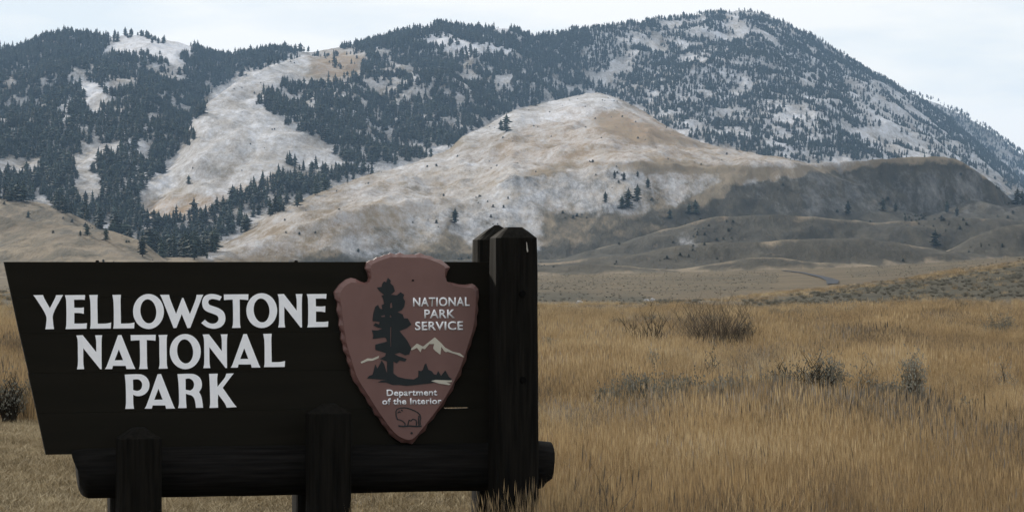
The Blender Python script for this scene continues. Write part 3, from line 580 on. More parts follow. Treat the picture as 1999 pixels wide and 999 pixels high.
GL = {
 'Y': ([(50, 158), (240, 155), (265, 220), (375, 415), (480, 205), (495, 158), (632, 155), (600, 210), (437, 530), (437, 700), (455, 822), (285, 825), (300, 740), (300, 560), (100, 225)], []),
 'E': ([(668, 158), (1062, 155), (1055, 252), (1000, 245), (845, 248), (848, 402), (980, 404), (1038, 396), (1035, 522), (960, 507), (850, 505), (850, 712), (1010, 712), (1098, 703), (1090, 812), (680, 820), (695, 740), (692, 260)], []),
 'L': ([(1143, 155), (1308, 152), (1300, 260), (1308, 715), (1480, 710), (1570, 692), (1562, 808), (1158, 812), (1170, 740), (1165, 300)], []),
 'O': (ell(98, 700, 135, 818), [ell(240, 552, 238, 708, 36, -14)]),
 'W': ([(625, 150), (800, 150), (825, 240), (938, 525), (1055, 212), (1080, 212), (1208, 530), (1320, 240), (1340, 150), (1470, 150), (1440, 210), (1215, 795), (1160, 800), (1048, 525), (945, 795), (890, 800), (660, 220)], []),
 'S': ([(1830, 185), (1790, 262), (1720, 243), (1640, 232), (1580, 255), (1563, 300), (1590, 345), (1680, 378), (1790, 422), (1870, 490), (1900, 590), (1885, 690), (1820, 770), (1720, 805), (1630, 806), (1530, 775), (1430, 700), (1500, 635), (1570, 690), (1640, 712), (1710, 700), (1758, 655), (1765, 600), (1740, 558), (1660, 520), (1540, 475), (1475, 420), (1448, 330), (1455, 250), (1490, 185), (1560, 145), (1640, 135), (1740, 150)], []),
 'T': ([(1150, 135), (1640, 130), (1635, 247), (1580, 240), (1465, 232), (1468, 500), (1472, 720), (1485, 795), (1315, 798), (1332, 720), (1335, 500), (1328, 235), (1220, 240), (1155, 247)], []),
 'N': ([(90, 143), (215, 138), (480, 470), (478, 250), (458, 140), (595, 138), (584, 220), (582, 500), (585, 800), (555, 800), (520, 755), (225, 390), (228, 700), (243, 800), (103, 802), (120, 720), (122, 500), (115, 230)], []),
 'A': ([(905, 138), (970, 135), (1215, 740), (1245, 795), (1070, 798), (1055, 735), (805, 735), (790, 798), (650, 798), (685, 740)], [[(920, 415), (1003, 625), (838, 628)]]),
 'I': ([(1695, 135), (1868, 130), (1855, 210), (1855, 560), (1858, 710), (1875, 788), (1700, 792), (1716, 710), (1712, 500), (1710, 210)], []),
 'P': ([(72, 130), (320, 125), (400, 155), (450, 210), (473, 290), (455, 380), (400, 445), (320, 478), (250, 475), (208, 455), (210, 600), (222, 685), (80, 688), (92, 600), (88, 300)], [[(205, 210), (290, 208), (340, 245), (355, 300), (335, 365), (280, 395), (208, 380)]]),
 'R': ([(930, 122), (1170, 118), (1250, 145), (1305, 200), (1326, 275), (1318, 350), (1280, 410), (1315, 480), (1335, 580), (1345, 668), (1230, 670), (1220, 590), (1200, 515), (1160, 470), (1110, 455), (1065, 440), (1068, 560), (1078, 672), (940, 675), (955, 600), (948, 300)], [[(1060, 200), (1120, 192), (1175, 225), (1200, 285), (1185, 350), (1140, 390), (1062, 375)]]),
 'K': ([(1445, 118), (1583, 115), (1575, 200), (1580, 330), (1700, 180), (1725, 115), (1845, 110), (1800, 165), (1665, 345), (1850, 610), (1893, 658), (1730, 668), (1700, 600), (1590, 450), (1585, 560), (1590, 668), (1452, 672), (1462, 600), (1455, 300)], []),
}
TEXT = [('Y', 65, 123.2, 575.5, 642.3), ('E', 126.8, 169.8, 575.5, 642), ('L', 174.3, 217, 575.2, 641.2), ('L', 219.5, 262.6, 575, 641), ('O', 259.8, 320, 573.5, 641.8), ('W', 312.5, 397, 575, 640), ('S', 393, 440, 573.5, 640.8), ('T', 437, 485, 574, 639.7), ('O', 481, 541, 572, 639.8), ('N', 542, 590.5, 573.5, 638.8), ('E', 599, 641, 573.5, 638.5),
        ('N', 149, 199.5, 653.8, 720.2), ('A', 205, 264.5, 653.5, 719.8), ('T', 255, 304, 653, 719.8), ('I', 309.5, 327.5, 653, 719.2), ('O', 331.5, 392, 651.5, 720), ('N', 395.8, 444.2, 652, 718), ('A', 450.5, 508.5, 651.5, 717), ('L', 514, 556.5, 651, 716),
        ('P', 243.6, 291.8, 730, 797.5), ('A', 282.4, 341.8, 729.5, 797), ('R', 346.6, 396.4, 729.2, 796), ('K', 408.4, 462.2, 728.2, 795.5)]
for ch, x0, x1, y0, y1 in TEXT:
    o_, hs = GL[ch]; xs = [p[0] for p in o_]; ys = [p[1] for p in o_]; a0, a1, b0, b1 = min(xs), max(xs), min(ys), max(ys)
    def mp_(p): return (x0 + (p[0] - a0) / (a1 - a0) * (x1 - x0), y0 + (p[1] - b0) / (b1 - b0) * (y1 - y0))
    sm = (lambda q: q) if ch == 'O' else (lambda q: smooth_outline(q, 45))
    slab(sm([mp_(p) for p in o_]), VB + 0.006, 0.007, 'letter', M_WHITE, sign, 0.0, [sm([mp_(p) for p in h]) for h in hs])
# --- arrowhead plaque
OUT = [(654, 570), (664, 556), (676, 546), (687, 542), (696, 544), (705, 549), (713, 551.5), (719, 550), (721.5, 543), (719.5, 532), (714.5, 524), (718, 512), (725, 508), (731, 507), (738, 502), (745, 501), (752, 497.5), (760, 496), (764, 493.5), (774, 496.5), (783, 493), (792, 497), (806, 496), (812, 497), (822, 493.5), (832, 498), (842, 499.5), (852, 505), (863, 507), (872, 514), (881, 522), (875.5, 530), (872.5, 540), (874.5, 549.5), (884, 551.5), (898, 555), (912, 555.5), (924, 553.5), (930, 557), (936, 564), (937, 580), (934.5, 592), (935.5, 606), (932.5, 618), (933, 634), (929.5, 646), (924, 660), (921.5, 674), (914, 688), (912, 704), (904, 718), (902, 732), (890, 748), (886, 762), (875, 776), (868, 792), (855, 806), (848, 818), (837, 828), (832, 841), (819, 851), (812, 861), (806, 867),
       (796, 864), (786, 864), (775, 857), (763, 848), (757, 838), (748, 828), (742, 816), (734, 810), (729, 797), (721, 788), (716, 776), (707, 766), (702, 755), (693, 745), (687, 731), (686, 719), (680, 707), (679, 695), (672, 684), (671.5, 672), (667, 662), (668, 648), (663, 635), (664.5, 621), (659, 606), (661, 590), (656, 583)]
OC = (800, 660)
def inset(poly, d):
    n = len(poly); res = []
    for i in range(n):
        a = Vector(poly[i - 1]); b = Vector(poly[i]); c = Vector(poly[(i + 1) % n])
        e1 = (b - a).normalized(); e2 = (c - b).normalized(); n1 = Vector((-e1.y, e1.x)); n2 = Vector((-e2.y, e2.x)); m_ = (n1 + n2)
        m_ = m_.normalized() if m_.length > 0.2 else n1
        sc = d / max(0.55, m_.dot(n1)); res.append((b.x + m_.x * sc, b.y + m_.y * sc))
    return res
area = sum(OUT[i - 1][0] * OUT[i][1] - OUT[i][0] * OUT[i - 1][1] for i in range(len(OUT)))
VF = 0.075
sgn = 1 if area > 0 else -1
INN = inset(OUT, sgn * 6.5)
for _ in range(2):                                                   # soften the inner line, so that the facets vary in width
    INN = [((INN[i - 1][0] + 2 * INN[i][0] + INN[(i + 1) % len(INN)][0]) / 4, (INN[i - 1][1] + 2 * INN[i][1] + INN[(i + 1) % len(INN)][1]) / 4) for i in range(len(INN))]
n = len(OUT); vs_, fs_ = [], []
for (pl, v) in ((INN, VF), (OUT, VF - 0.026), (OUT, VB + 0.001)):
    for k, (a, b) in enumerate(pl):
        c = loc(a, b, VF); vs_.append((c[0], -v + (random.uniform(-.003, .003) if 0.03 < v < VF else 0), c[2]))
fs_.append(tuple(range(n)))
for r_ in range(2):
    for k in range(n): fs_.append((r_ * n + k, (r_ + 1) * n + k, (r_ + 1) * n + (k + 1) % n, r_ * n + (k + 1) % n))
pm = mesh_np('arrowhead_plaque', vs_, fs_, M_PLAQUE)
bm = bmesh.new(); bm.from_mesh(pm); bmesh.ops.triangulate(bm, faces=[f for f in bm.faces if len(f.verts) > 4]); bmesh.ops.recalc_face_normals(bm, faces=bm.faces); bm.to_mesh(pm); bm.free()
plaque = link(bpy.data.objects.new('arrowhead_plaque', pm), sign); plaque['label'] = 'reddish brown arrowhead plaque with chipped bevelled rim'
TREE = [(757.4, 542), (762.6, 547), (762, 552.6), (768, 558), (771, 568), (763, 575), (775, 576), (782, 570), (789, 575), (787, 581), (791, 588), (789, 598), (784, 605), (776, 609), (786, 613), (789, 621), (796, 621), (803, 633), (794, 640), (780, 645.5), (785, 652), (794, 663), (799, 672), (803, 679), (799, 691), (791, 693), (780, 687.5), (770, 691), (778, 694.5), (794, 700), (791, 705), (780, 703), (775, 708.6), (768, 705), (768, 728), (777, 735), (791, 738.5), (808, 740), (817, 735), (817, 722.6), (822, 724), (826, 721), (829, 712), (832, 708.6), (836, 721), (843, 724), (847, 729.6), (852, 731), (855.5, 723.6), (861, 733), (869.5, 722.6), (876.5, 735), (882, 739), (878, 743), (850, 746), (836, 748), (812, 750.6), (794, 752.5), (780, 750.6), (766, 750.6), (754, 746), (738, 745.5), (745, 742), (755, 741), (717, 738), (720.6, 733), (727.6, 731), (733, 711), (737, 719), (741, 712), (745, 703), (750, 710), (754, 724), (756, 728), (755.6, 705), (741.6, 700), (752, 694.5), (754, 689), (733, 682), (733, 672), (745, 669), (756, 666), (754, 660), (750, 658), (728, 661), (729, 652.5), (726, 644), (737, 644.5), (747, 641), (738, 639), (729, 635), (733, 630), (740, 633), (741.6, 628), (727.6, 626), (729, 612), (733, 598), (738, 594.7), (741.6, 601.7), (747, 603.4), (745, 595), (750, 593), (748.6, 584), (745, 577), (750, 575), (741.6, 568.4), (736, 561), (745, 559.6), (747, 552.6), (750, 549), (754, 551)]
SLITS = [[(762, 592), (765, 590), (766, 600), (761.5, 601)], [(744, 616), (752, 614.5), (751, 618), (745, 618.5)], [(761, 615), (764, 615), (764, 619), (761, 619)], [(761.8, 638), (764, 638), (763.6, 676), (762.3, 676)]]
def on_plaque(poly, name, material, proud, holes=()):
    return slab(poly, VF + proud, proud + 0.001, name, material, plaque, 0.0, holes)
on_plaque(TREE, 'tree_motif', M_TEAL, 0.004, SLITS)
on_plaque([(802, 681), (814, 670), (826, 676), (849, 658), (862, 670), (869, 678), (884, 686), (898, 689), (906.5, 696.5), (903, 696.5), (893, 692), (874, 686), (870.5, 687), (867, 684.4), (861.6, 676), (859.7, 691.7), (850, 684.4), (845.7, 679.6), (847.7, 671), (838, 671), (829.6, 681), (823.6, 679.6), (821, 687), (814, 678.4), (804, 683)], 'snowy_peak_motif', M_CREAM, 0.003)
on_plaque([(704, 706), (718, 699), (727, 699.6), (740, 694), (739, 698.5), (727, 703.6), (718, 704), (706, 709)], 'snowy_slope_motif', M_CREAM, 0.003)
on_plaque([(841.7, 743), (850, 741), (882.5, 742), (882, 745), (871.7, 745.7), (880, 749), (876.5, 751), (857, 748)], 'lake_motif', M_CREAM, 0.0055)
def stroke(pts, wpx, closed=False):
    P = [Vector(p) for p in pts]; Lf, Rt = [], []
    for i in range(len(P)):
        a = P[max(i - 1, 0)]; b = P[min(i + 1, len(P) - 1)]; d = (b - a).normalized(); nn = Vector((-d.y, d.x)) * wpx / 2; Lf.append(tuple(P[i] + nn)); Rt.append(tuple(P[i] - nn))
    return Lf + Rt[::-1]
BIS = [[(776, 818), (773.5, 811), (773, 803), (775, 798), (781, 795.8), (789, 795.2), (796, 796), (803, 798.5), (810, 801.5), (816, 805), (820, 809), (821.5, 815), (820, 821), (820.5, 829)], [(776, 818), (781, 819), (786, 821), (791, 826), (790.5, 830)], [(796, 830), (797.5, 824), (799, 819), (802, 821), (806, 817.5), (812, 819), (813.5, 824), (812.5, 830)], [(818, 811), (817, 822), (818, 830)], [(776.5, 805), (780, 802.5), (782, 804.5)], [(783.5, 799), (786, 801.5)], [(778, 830.5), (788, 831.5), (800, 830.6), (812, 831.6), (823, 831)]]
for k, s_ in enumerate(BIS): on_plaque(stroke(s_, 2.8 if k == 6 else 2.0), 'bison_outline', M_TEAL, 0.0025 + 0.0003 * k)
on_plaque(ell(801.6, 806, 842.5, 847, 10), 'nail_head', M_TEAL, 0.004); on_plaque(ell(804, 808.5, 545.4, 548.6, 10), 'nail_head', M_STEEL, 0.004)
def text_on(body, x0, x1, y0, y1, bold):
    cu = bpy.data.curves.new('lettering', 'FONT'); cu.body = body; cu.size = 1.0; cu.space_character = 1.06; cu.offset = bold; cu.resolution_u = 5
    o = bpy.data.objects.new('tmp', cu); me = bpy.data.meshes.new_from_object(o); bpy.data.objects.remove(o)
    nv = len(me.vertices); co = np.empty(nv * 3, np.float32); me.vertices.foreach_get('co', co); co = co.reshape(-1, 3)
    lo, hi = co.min(0), co.max(0)
    base_ = 0.0 if body[0] in 'DNPSo' else lo[1]
    asc = hi[1]
    px_ = x0 + (co[:, 0] - lo[0]) / (hi[0] - lo[0]) * (x1 - x0)
    py_ = y1 - (co[:, 1] - base_) / (asc - base_) * (y1 - y0) - 0.012 * (px_ - x0) * 0.8
    out = np.array([loc(a, b, VF + 0.0045) for a, b in zip(px_, py_)], np.float32)
    me.vertices.foreach_set('co', out.ravel()); me.name = 'lettering'; me.materials.clear(); me.materials.append(M_WHITE)
    bm = bmesh.new(); bm.from_mesh(me)
    ex = bmesh.ops.extrude_face_region(bm, geom=list(bm.faces)); 
    for v in [g for g in ex['geom'] if isinstance(g, bmesh.types.BMVert)]: v.co.y += 0.004
    bmesh.ops.recalc_face_normals(bm, faces=bm.faces); bm.to_mesh(me); bm.free()
    return link(bpy.data.objects.new('lettering', me), plaque)
for args in (('NATIONAL', 806.5, 917, 580.5, 597.5, 0.018), ('PARK', 828.5, 888, 604, 620.5, 0.018), ('SERVICE', 810.5, 904, 627.5, 644, 0.018), ('Department', 755, 853.5, 760, 772, 0.022), ('of the Interior', 746.5, 862, 777, 788.8, 0.022)):
    text_on(*args)
# --- posts and log
def post_mesh(u, v, w_, d_, z0, ztop, drop, topf, seed, flare=0.05, skew=0.0):
    r = random.Random(seed); NS = 20; vs, fs = [], []
    zs = list(np.linspace(z0, ztop - drop, 12)) + [ztop - drop * 0.45, ztop]
    ph = [r.uniform(-1, 1) for _ in range(NS)]
    for i, z in enumerate(zs):
        f = (ztop - z) / (ztop - z0)
        s = 1.0 + flare * f if i < 12 else (1.0 + (topf - 1.0) * ((z - (ztop - drop)) / drop))
        for k in range(NS):
            a = k * 2 * math.pi / NS; c, sn = math.cos(a), math.sin(a); e = 0.42
            x = math.copysign(abs(c) ** e, c) * w_ / 2 * s; y = math.copysign(abs(sn) ** e, sn) * d_ / 2 * s
            x += 0.0025 * ph[k] + 0.002 * r.uniform(-1, 1) + skew * (i >= 12) * (i - 11); y += 0.002 * r.uniform(-1, 1)
            vs.append((u + x, -v + y, z + (0.006 * r.uniform(-1, 1) if i == 12 else 0)))
    m_ = len(zs)
    for i in range(m_ - 1):
        for k in range(NS): fs.append((i * NS + k, i * NS + (k + 1) % NS, (i + 1) * NS + (k + 1) % NS, (i + 1) * NS + k))
    fs.append(tuple((m_ - 1) * NS + k for k in range(NS))); fs.append(tuple(k for k in range(NS))[::-1])
    return mesh_np('post', vs, fs, M_WOOD, False)
PV = 0.235
def post(xc, ytop, wpx, v, seed, drop=0.055, topf=0.3, **kw):
    u, _, z = loc(xc, ytop, v); wm = wpx / 352.0
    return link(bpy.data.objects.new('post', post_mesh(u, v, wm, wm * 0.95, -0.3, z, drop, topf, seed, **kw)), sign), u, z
pr, ur, zr = post(1002.5, 443.5, 84, PV, 1, 0.060, 0.34, flare=0.10); pr['label'] = 'tall front timber post at the right end with bevelled top'
pmid, um, zm = post(641, 787.5, 82, PV, 2, 0.050, 0.30, flare=0.03); pl_, ul, zl = post(270.5, 834, 82, PV, 3, 0.055, 0.28, flare=0.04)
for (u_, z_, s) in ((ur, zr, 11), (um, zm, 12), (ul, zl, 13)):
    link(bpy.data.objects.new('post', post_mesh(u_ + (0.018 if s == 11 else 0.005), -PV, 0.262 if s == 11 else 0.236, 0.23, -0.3, z_ + (0.018 if s == 11 else 0.0), 0.085, 0.08 if s == 11 else 0.24, s, flare=0.03)), sign)
for (px_, py_) in ((1020, 573), (1021.5, 741)):
    c = loc(px_, py_, PV + 0.118); bm = bmesh.new()
    bmesh.ops.create_cone(bm, cap_ends=True, segments=12, radius1=0.021, radius2=0.017, depth=0.016); me = bpy.data.meshes.new('bolt'); bm.to_mesh(me); bm.free(); me.materials.append(M_STEEL)
    o = link(bpy.data.objects.new('bolt', me), pr); o.location = c; o.rotation_euler = (math.radians(90), 0, 0)
o = slab([(1027.6, 472), (1029, 474), (1030.2, 484), (1031.4, 490), (1029.5, 492.5), (1028, 486)], PV + 0.1195, 0.004, 'wood_split', M_RAW, pr)
def log_mesh():
    NS = 22; vs, fs = [], []; r = random.Random(5)
    uL = loc(141, 900, 0.1)[0]; uR = loc(1083, 900, 0.1)[0]
    zt = loc(600, 867.5, 0.06)[2]; rad = 0.139; zc = zt - rad
    st = np.linspace(uL, uR, 30); ph = [r.uniform(0, 6.28) for _ in range(4)]
    for i, u in enumerate(st):
        f = i / 29
        for k in range(NS):
            a = k * 2 * math.pi / NS
            rr = rad * (1 + 0.018 * math.sin(3 * a + ph[0] + f * 2) + 0.012 * math.sin(5 * a + ph[1] - f * 3) + 0.006 * r.uniform(-1, 1)) * (1 + 0.012 * math.sin(f * 9 + ph[2]))
            y, z = rr * math.cos(a), rr * math.sin(a)
            cut = 0.0
            if i == 0: cut = 0.038 - (z / rad) * 0.034 + 0.012 * math.sin(2 * a)     # ends hewn off at a slant
            if i == 29: cut = -0.010 + (z / rad) * 0.012 - (0.03 if z < -0.6 * rad else 0)
            sh = 0.93 if i in (0, 29) else 1.0
            vs.append((u + cut, y * sh, zc + z * sh))
    for i in range(29):
        for k in range(NS): fs.append((i * NS + k, (i + 1) * NS + k, (i + 1) * NS + (k + 1) % NS, i * NS + (k + 1) % NS))
    fs.append(tuple(range(NS))); fs.append(tuple(29 * NS + k for k in range(NS))[::-1])
    return mesh_np('log_rail', vs, fs, M_LOG, True)
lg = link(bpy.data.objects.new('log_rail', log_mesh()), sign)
# ------------------------------------------------------------------ shrubs
def tube(vs, fs, pts, r0, r1):
    n0 = len(vs); m_ = len(pts)
    for i, p in enumerate(pts):
        r = r0 + (r1 - r0) * i / (m_ - 1)
        for k in range(3): vs.append((p[0] + r * math.cos(k * 2.094), p[1] + r * math.sin(k * 2.094), p[2]))
    for i in range(m_ - 1):
        for k in range(3): fs.append((n0 + i * 3 + k, n0 + i * 3 + (k + 1) % 3, n0 + i * 3 + 3 + (k + 1) % 3, n0 + i * 3 + 3 + k))
def shrub_geo(seed, wid, hgt, stems, side, leaf, spread=1.0, up=0.6, thick=0.008):
    r = random.Random(seed); vs, fs, lv, lf = [], [], [], []
    def leafs(p, nl, sz):
        for _ in range(nl):
            q = [p[j] + r.gauss(0, sz * 1.6) for j in range(3)]; a = r.uniform(0, 6.28); d = (math.cos(a) * sz * .35, math.sin(a) * sz * .35, 0); u = (r.uniform(-.5, .5) * sz, r.uniform(-.5, .5) * sz, sz)
            n = len(lv); lv.extend([(q[0] - d[0], q[1] - d[1], q[2]), (q[0] + d[0], q[1] + d[1], q[2]), (q[0] + d[0] + u[0], q[1] + d[1] + u[1], q[2] + u[2]), (q[0] - d[0] + u[0], q[1] - d[1] + u[1], q[2] + u[2])]); lf.append((n, n + 1, n + 2, n + 3))
    for s in range(stems):
        a = r.uniform(0, 6.28); rad = wid / 2 * math.sqrt(r.uniform(0.02, 1)) * spread; tx_, ty_ = rad * math.cos(a), rad * math.sin(a)
        H = hgt * r.uniform(0.35, 1.0) * (1 - 0.3 * (rad / (wid / 2 + 1e-6)) ** 2); bx, by = tx_ * 0.28 + r.gauss(0, .02), ty_ * 0.28 + r.gauss(0, .02)
        pts = []; wob = (r.gauss(0, .05) * wid, r.gauss(0, .05) * wid)
        for i in range(6):
            f = i / 5; g = f ** (1 + up); pts.append((bx + (tx_ - bx) * g + wob[0] * math.sin(f * 5) + r.gauss(0, .008), by + (ty_ - by) * g + wob[1] * math.sin(f * 4) + r.gauss(0, .008), -0.03 + (H + .03) * f))
        tube(vs, fs, pts, thick * r.uniform(.7, 1.4), thick * .25)
        for q in range(side):
            j = r.randint(2, 5); p = pts[j]; a2 = r.uniform(0, 6.28); ln = hgt * r.uniform(0.1, 0.28); e = (p[0] + math.cos(a2) * ln * .6, p[1] + math.sin(a2) * ln * .6, p[2] + ln * r.uniform(.5, 1)); md = tuple((p[t_] + e[t_]) / 2 + r.gauss(0, .01) for t_ in range(3))
            tube(vs, fs, [p, md, e], thick * .45, thick * .15)
            if leaf: leafs(e, leaf, 0.018); leafs(md, leaf // 2, 0.018)
        if leaf: leafs(pts[-1], leaf, 0.018); leafs(pts[-2], leaf, 0.018)
    return vs, fs, lv, lf
SH_CACHE = {}
def shrub(kind, px_, py_, wpx, hpx, label, group=None, name='sagebrush', seed=1):
    Y = (EYE) * F / (py_ - HY) if py_ > 605 else hit(px_, py_)[1]
    X = (px_ - CX) / F * Y; Z = float(height(np.array([X]), np.array([Y]))[0])
    W, H = wpx * Y / F, hpx * Y / F * 1.2 + (0.22 if kind == 'low' and Y < 60 else 0.1)
    K = {'willow': dict(stems=190, side=7, leaf=0, up=0.15, thick=0.006), 'open': dict(stems=34, side=8, leaf=0, up=0.4, thick=0.009), 'sage': dict(stems=46, side=10, leaf=2, up=0.5, thick=0.0065), 'dark': dict(stems=46, side=10, leaf=1, up=0.3, thick=0.010),
         'low': dict(stems=60, side=6, leaf=3, up=0.6, thick=0.005), 'wisp': dict(stems=9, side=8, leaf=1, up=0.3, thick=0.007)}[kind]
    key = (kind, seed, round(W, 1), round(H, 1))
    if key not in SH_CACHE:
        v, f, lv, lf = shrub_geo(seed, W, H, **K)
        SH_CACHE[key] = (mesh_np('stems', v, f, M_DTWIG if kind in ('dark', 'open') else M_TWIG), mesh_np('foliage', lv, lf, M_SAGELEAF) if lf else None)
    s, l = SH_CACHE[key]
    t = empty(name, (X, Y, Z), random.uniform(0, 6.28)); tag(t, label, 'shrub', group)
    link(bpy.data.objects.new('stems', s), t)
    if l: link(bpy.data.objects.new('foliage', l), t)
shrub('willow', 1400, 694, 165, 98, 'largest bushy grey-brown shrub of fine upright twigs in the grass', name='willow_shrub', seed=3)
shrub('open', 1266, 702, 105, 78, 'open dark-stemmed shrub just left of the largest bushy shrub', name='twiggy_shrub', seed=4)
shrub('dark', 1454, 690, 46, 48, 'small dark bush at the right side of the largest bushy shrub', name='dark_bush', seed=5)
shrub('dark', 1592, 812, 86, 92, 'dark-stemmed tangled sagebrush, tallest of the clump in mid field', seed=6)
shrub('sage', 1618, 808, 84, 84, 'grey-leaved sagebrush on the right of the dark tangled one', seed=7)
shrub('dark', 1528, 812, 44, 70, 'forked dark-stemmed sagebrush at the left of the mid field clump', seed=8)
shrub('sage', 1548, 820, 70, 40, 'low grey sagebrush in front of the forked dark one', seed=9)
shrub('wisp', 1690, 800, 36, 88, 'thin upright dead stem shrub right of the mid field clump', name='dead_shrub', seed=10)
shrub('sage', 1722, 800, 60, 38, 'low grey sagebrush beside the thin upright dead shrub', seed=11)
shrub('sage', 1784, 806, 40, 84, 'pale grey upright sagebrush at the right end of the mid field clump', seed=12)
shrub('wisp', 1386, 764, 34, 66, 'thin leafless upright shrub below the largest bushy shrub', name='dead_shrub', seed=13)
shrub('sage', 1312, 800, 46, 44, 'small dark grey sagebrush alone left of the mid field band', seed=14)
shrub('sage', 1276, 756, 40, 40, 'faint grey sagebrush below the open dark-stemmed shrub', seed=15)
shrub('wisp', 1965, 786, 56, 70, 'thin dry shrub near the right edge of the field', name='dead_shrub', seed=16)
shrub('dark', 1876, 622, 30, 28, 'small dark bush far out near the dark sage slope', name='dark_bush', seed=17)
shrub('sage', 1950, 664, 76, 36, 'wide grey sagebrush in the far grass near the right edge', seed=18)
shrub('sage', 1075, 706, 44, 26, 'small sagebrush just right of the tall post', seed=19)
shrub('sage', 1138, 702, 50, 22, 'low sagebrush between the tall post and the open shrub', seed=20)
shrub('dark', 18, 834, 60, 64, 'dark bushy shrub at the left edge beside the sign', name='dark_bush', seed=21)
shrub('sage', 58, 826, 40, 50, 'smaller greyish shrub touching the sign side, left', seed=22)
shrub('wisp', 1880, 840, 50, 44, 'thin dark weed stalks in the right foreground grass', name='weed_clump', seed=24)
for k in range(11):
    shrub('low', 1515 + k * 21 + random.uniform(-6, 6), 631 + random.uniform(-3, 3), 34, random.uniform(12, 20), 'one of the small sagebrush in the far row across the grass', 'sagebrush in the far row', seed=30 + k % 3)
for k in range(17):
    shrub('low', 1195 + k * 23 + random.uniform(-8, 8), 824 + random.uniform(-10, 10) , 56, random.uniform(26, 38), 'one of the low grey-green sagebrush in the band left of the clump', 'low sagebrush band in mid field', seed=40 + k % 4)
for k in range(5):
    shrub('low', 1215 + k * 60 + random.uniform(-12, 12), 642 + random.uniform(-3, 3), 40, random.uniform(9, 14), 'one of the tiny sagebrush along the pale strip beyond the shrubs', 'sagebrush along the pale strip', seed=50 + k % 2)
# boulders on the far flat
def boulder(px_, py_, wpx, hpx, label, seed):
    x, y, z = hit(px_, py_); r = random.Random(seed); bm = bmesh.new(); bmesh.ops.create_icosphere(bm, subdivisions=2, radius=0.5)
    for v in bm.verts:
        v.co *= r.uniform(0.82, 1.12); v.co.z = max(v.co.z, -0.3)
    me = bpy.data.meshes.new('boulder'); bm.to_mesh(me); bm.free(); me.materials.append(M_ROCK)
    o = link(bpy.data.objects.new('boulder', me)); o.location = (x, y, z + 0.2 * hpx * y / F); o.scale = (wpx * y / F, wpx * y / F * 0.8, hpx * y / F * 1.3); tag(o, label, 'boulder')
boulder(1131, 592, 13, 7, 'pale boulder on the far flat, nearer the tall post', 1); boulder(1262, 589, 12, 7, 'bluish grey boulder on the far flat, left one of two', 2); boulder(1274, 588, 10, 8, 'bluish grey boulder on the far flat, right one of two', 3)
# ------------------------------------------------------------------ grass
def clump_geo(seed, blades, h, rad, wd, lean, heads):
    r = random.Random(seed); vs, fs = [], []
    for _ in range(blades):
        a = r.uniform(0, 6.28); d = rad * math.sqrt(r.random()); x, y = d * math.cos(a), d * math.sin(a); H = h * r.uniform(0.45, 1.0); b = r.uniform(0, 6.28); ln = H * r.uniform(0.05, lean); f = r.uniform(0, 3.14); w_ = wd * r.uniform(.6, 1.3)
        sx, sy = math.cos(f) * w_ / 2, math.sin(f) * w_ / 2; n = len(vs); mx_, my_ = x + math.cos(b) * ln * .35, y + math.sin(b) * ln * .35; ex, ey = x + math.cos(b) * ln, y + math.sin(b) * ln
        vs += [(x - sx, y - sy, -.02), (x + sx, y + sy, -.02), (mx_ + sx * .8, my_ + sy * .8, H * .6), (mx_ - sx * .8, my_ - sy * .8, H * .6), (ex, ey, H)]; fs += [(n, n + 1, n + 2, n + 3), (n + 3, n + 2, n + 4)]
        if heads and r.random() < heads:
            k = len(vs); hw = w_ * 1.5; vs += [(ex - sx * .3, ey - sy * .3, H * .86), (ex + sx / w_ * hw * 1.0, ey + sy / w_ * hw, H * .95), (ex, ey, H * 1.08), (ex - sx / w_ * hw, ey - sy / w_ * hw, H * .95)]; fs.append((k, k + 1, k + 2, k + 3))
    return vs, fs
TALL = bpy.data.collections.new('tall_grass_kinds'); SHORT = bpy.data.collections.new('short_grass_kinds')
for i in range(7):
    TALL.objects.link(bpy.data.objects.new('tall_grass_shape', mesh_np('tall_grass_shape', *clump_geo(200 + i, 58, 1.0, 0.42, 0.009, 0.45 if i < 5 else 0.9, 0.4), M_GRASS)))
for i in range(5):
    SHORT.objects.link(bpy.data.objects.new('short_grass_shape', mesh_np('short_grass_shape', *clump_geo(300 + i, 30, 1.0, 1.0, 0.06, 1.4, 0.0), M_SHORT)))
M_WEED = grass_material('dry_grey_weed', [(0.36, (0.07, 0.06, 0.048)), (0.5, (0.15, 0.13, 0.105)), (0.64, (0.27, 0.245, 0.21))], 0.7)
for i in range(3):
    TALL.objects.link(bpy.data.objects.new('weed_shape', mesh_np('weed_shape', *clump_geo(250 + i, 30, 1.0, 0.5, 0.013, 1.1, 0.7), M_WEED)))
PT, ST, SS = [], [], []
def mown(X, Y, px):
    edge = 1045 + 0 * X
    return ((px < edge) & (Y < 20.5)) | ((px < 190) & (Y < 27.5 + 1.2 * perlin(X / 1.5, Y / 1.5, 7)))
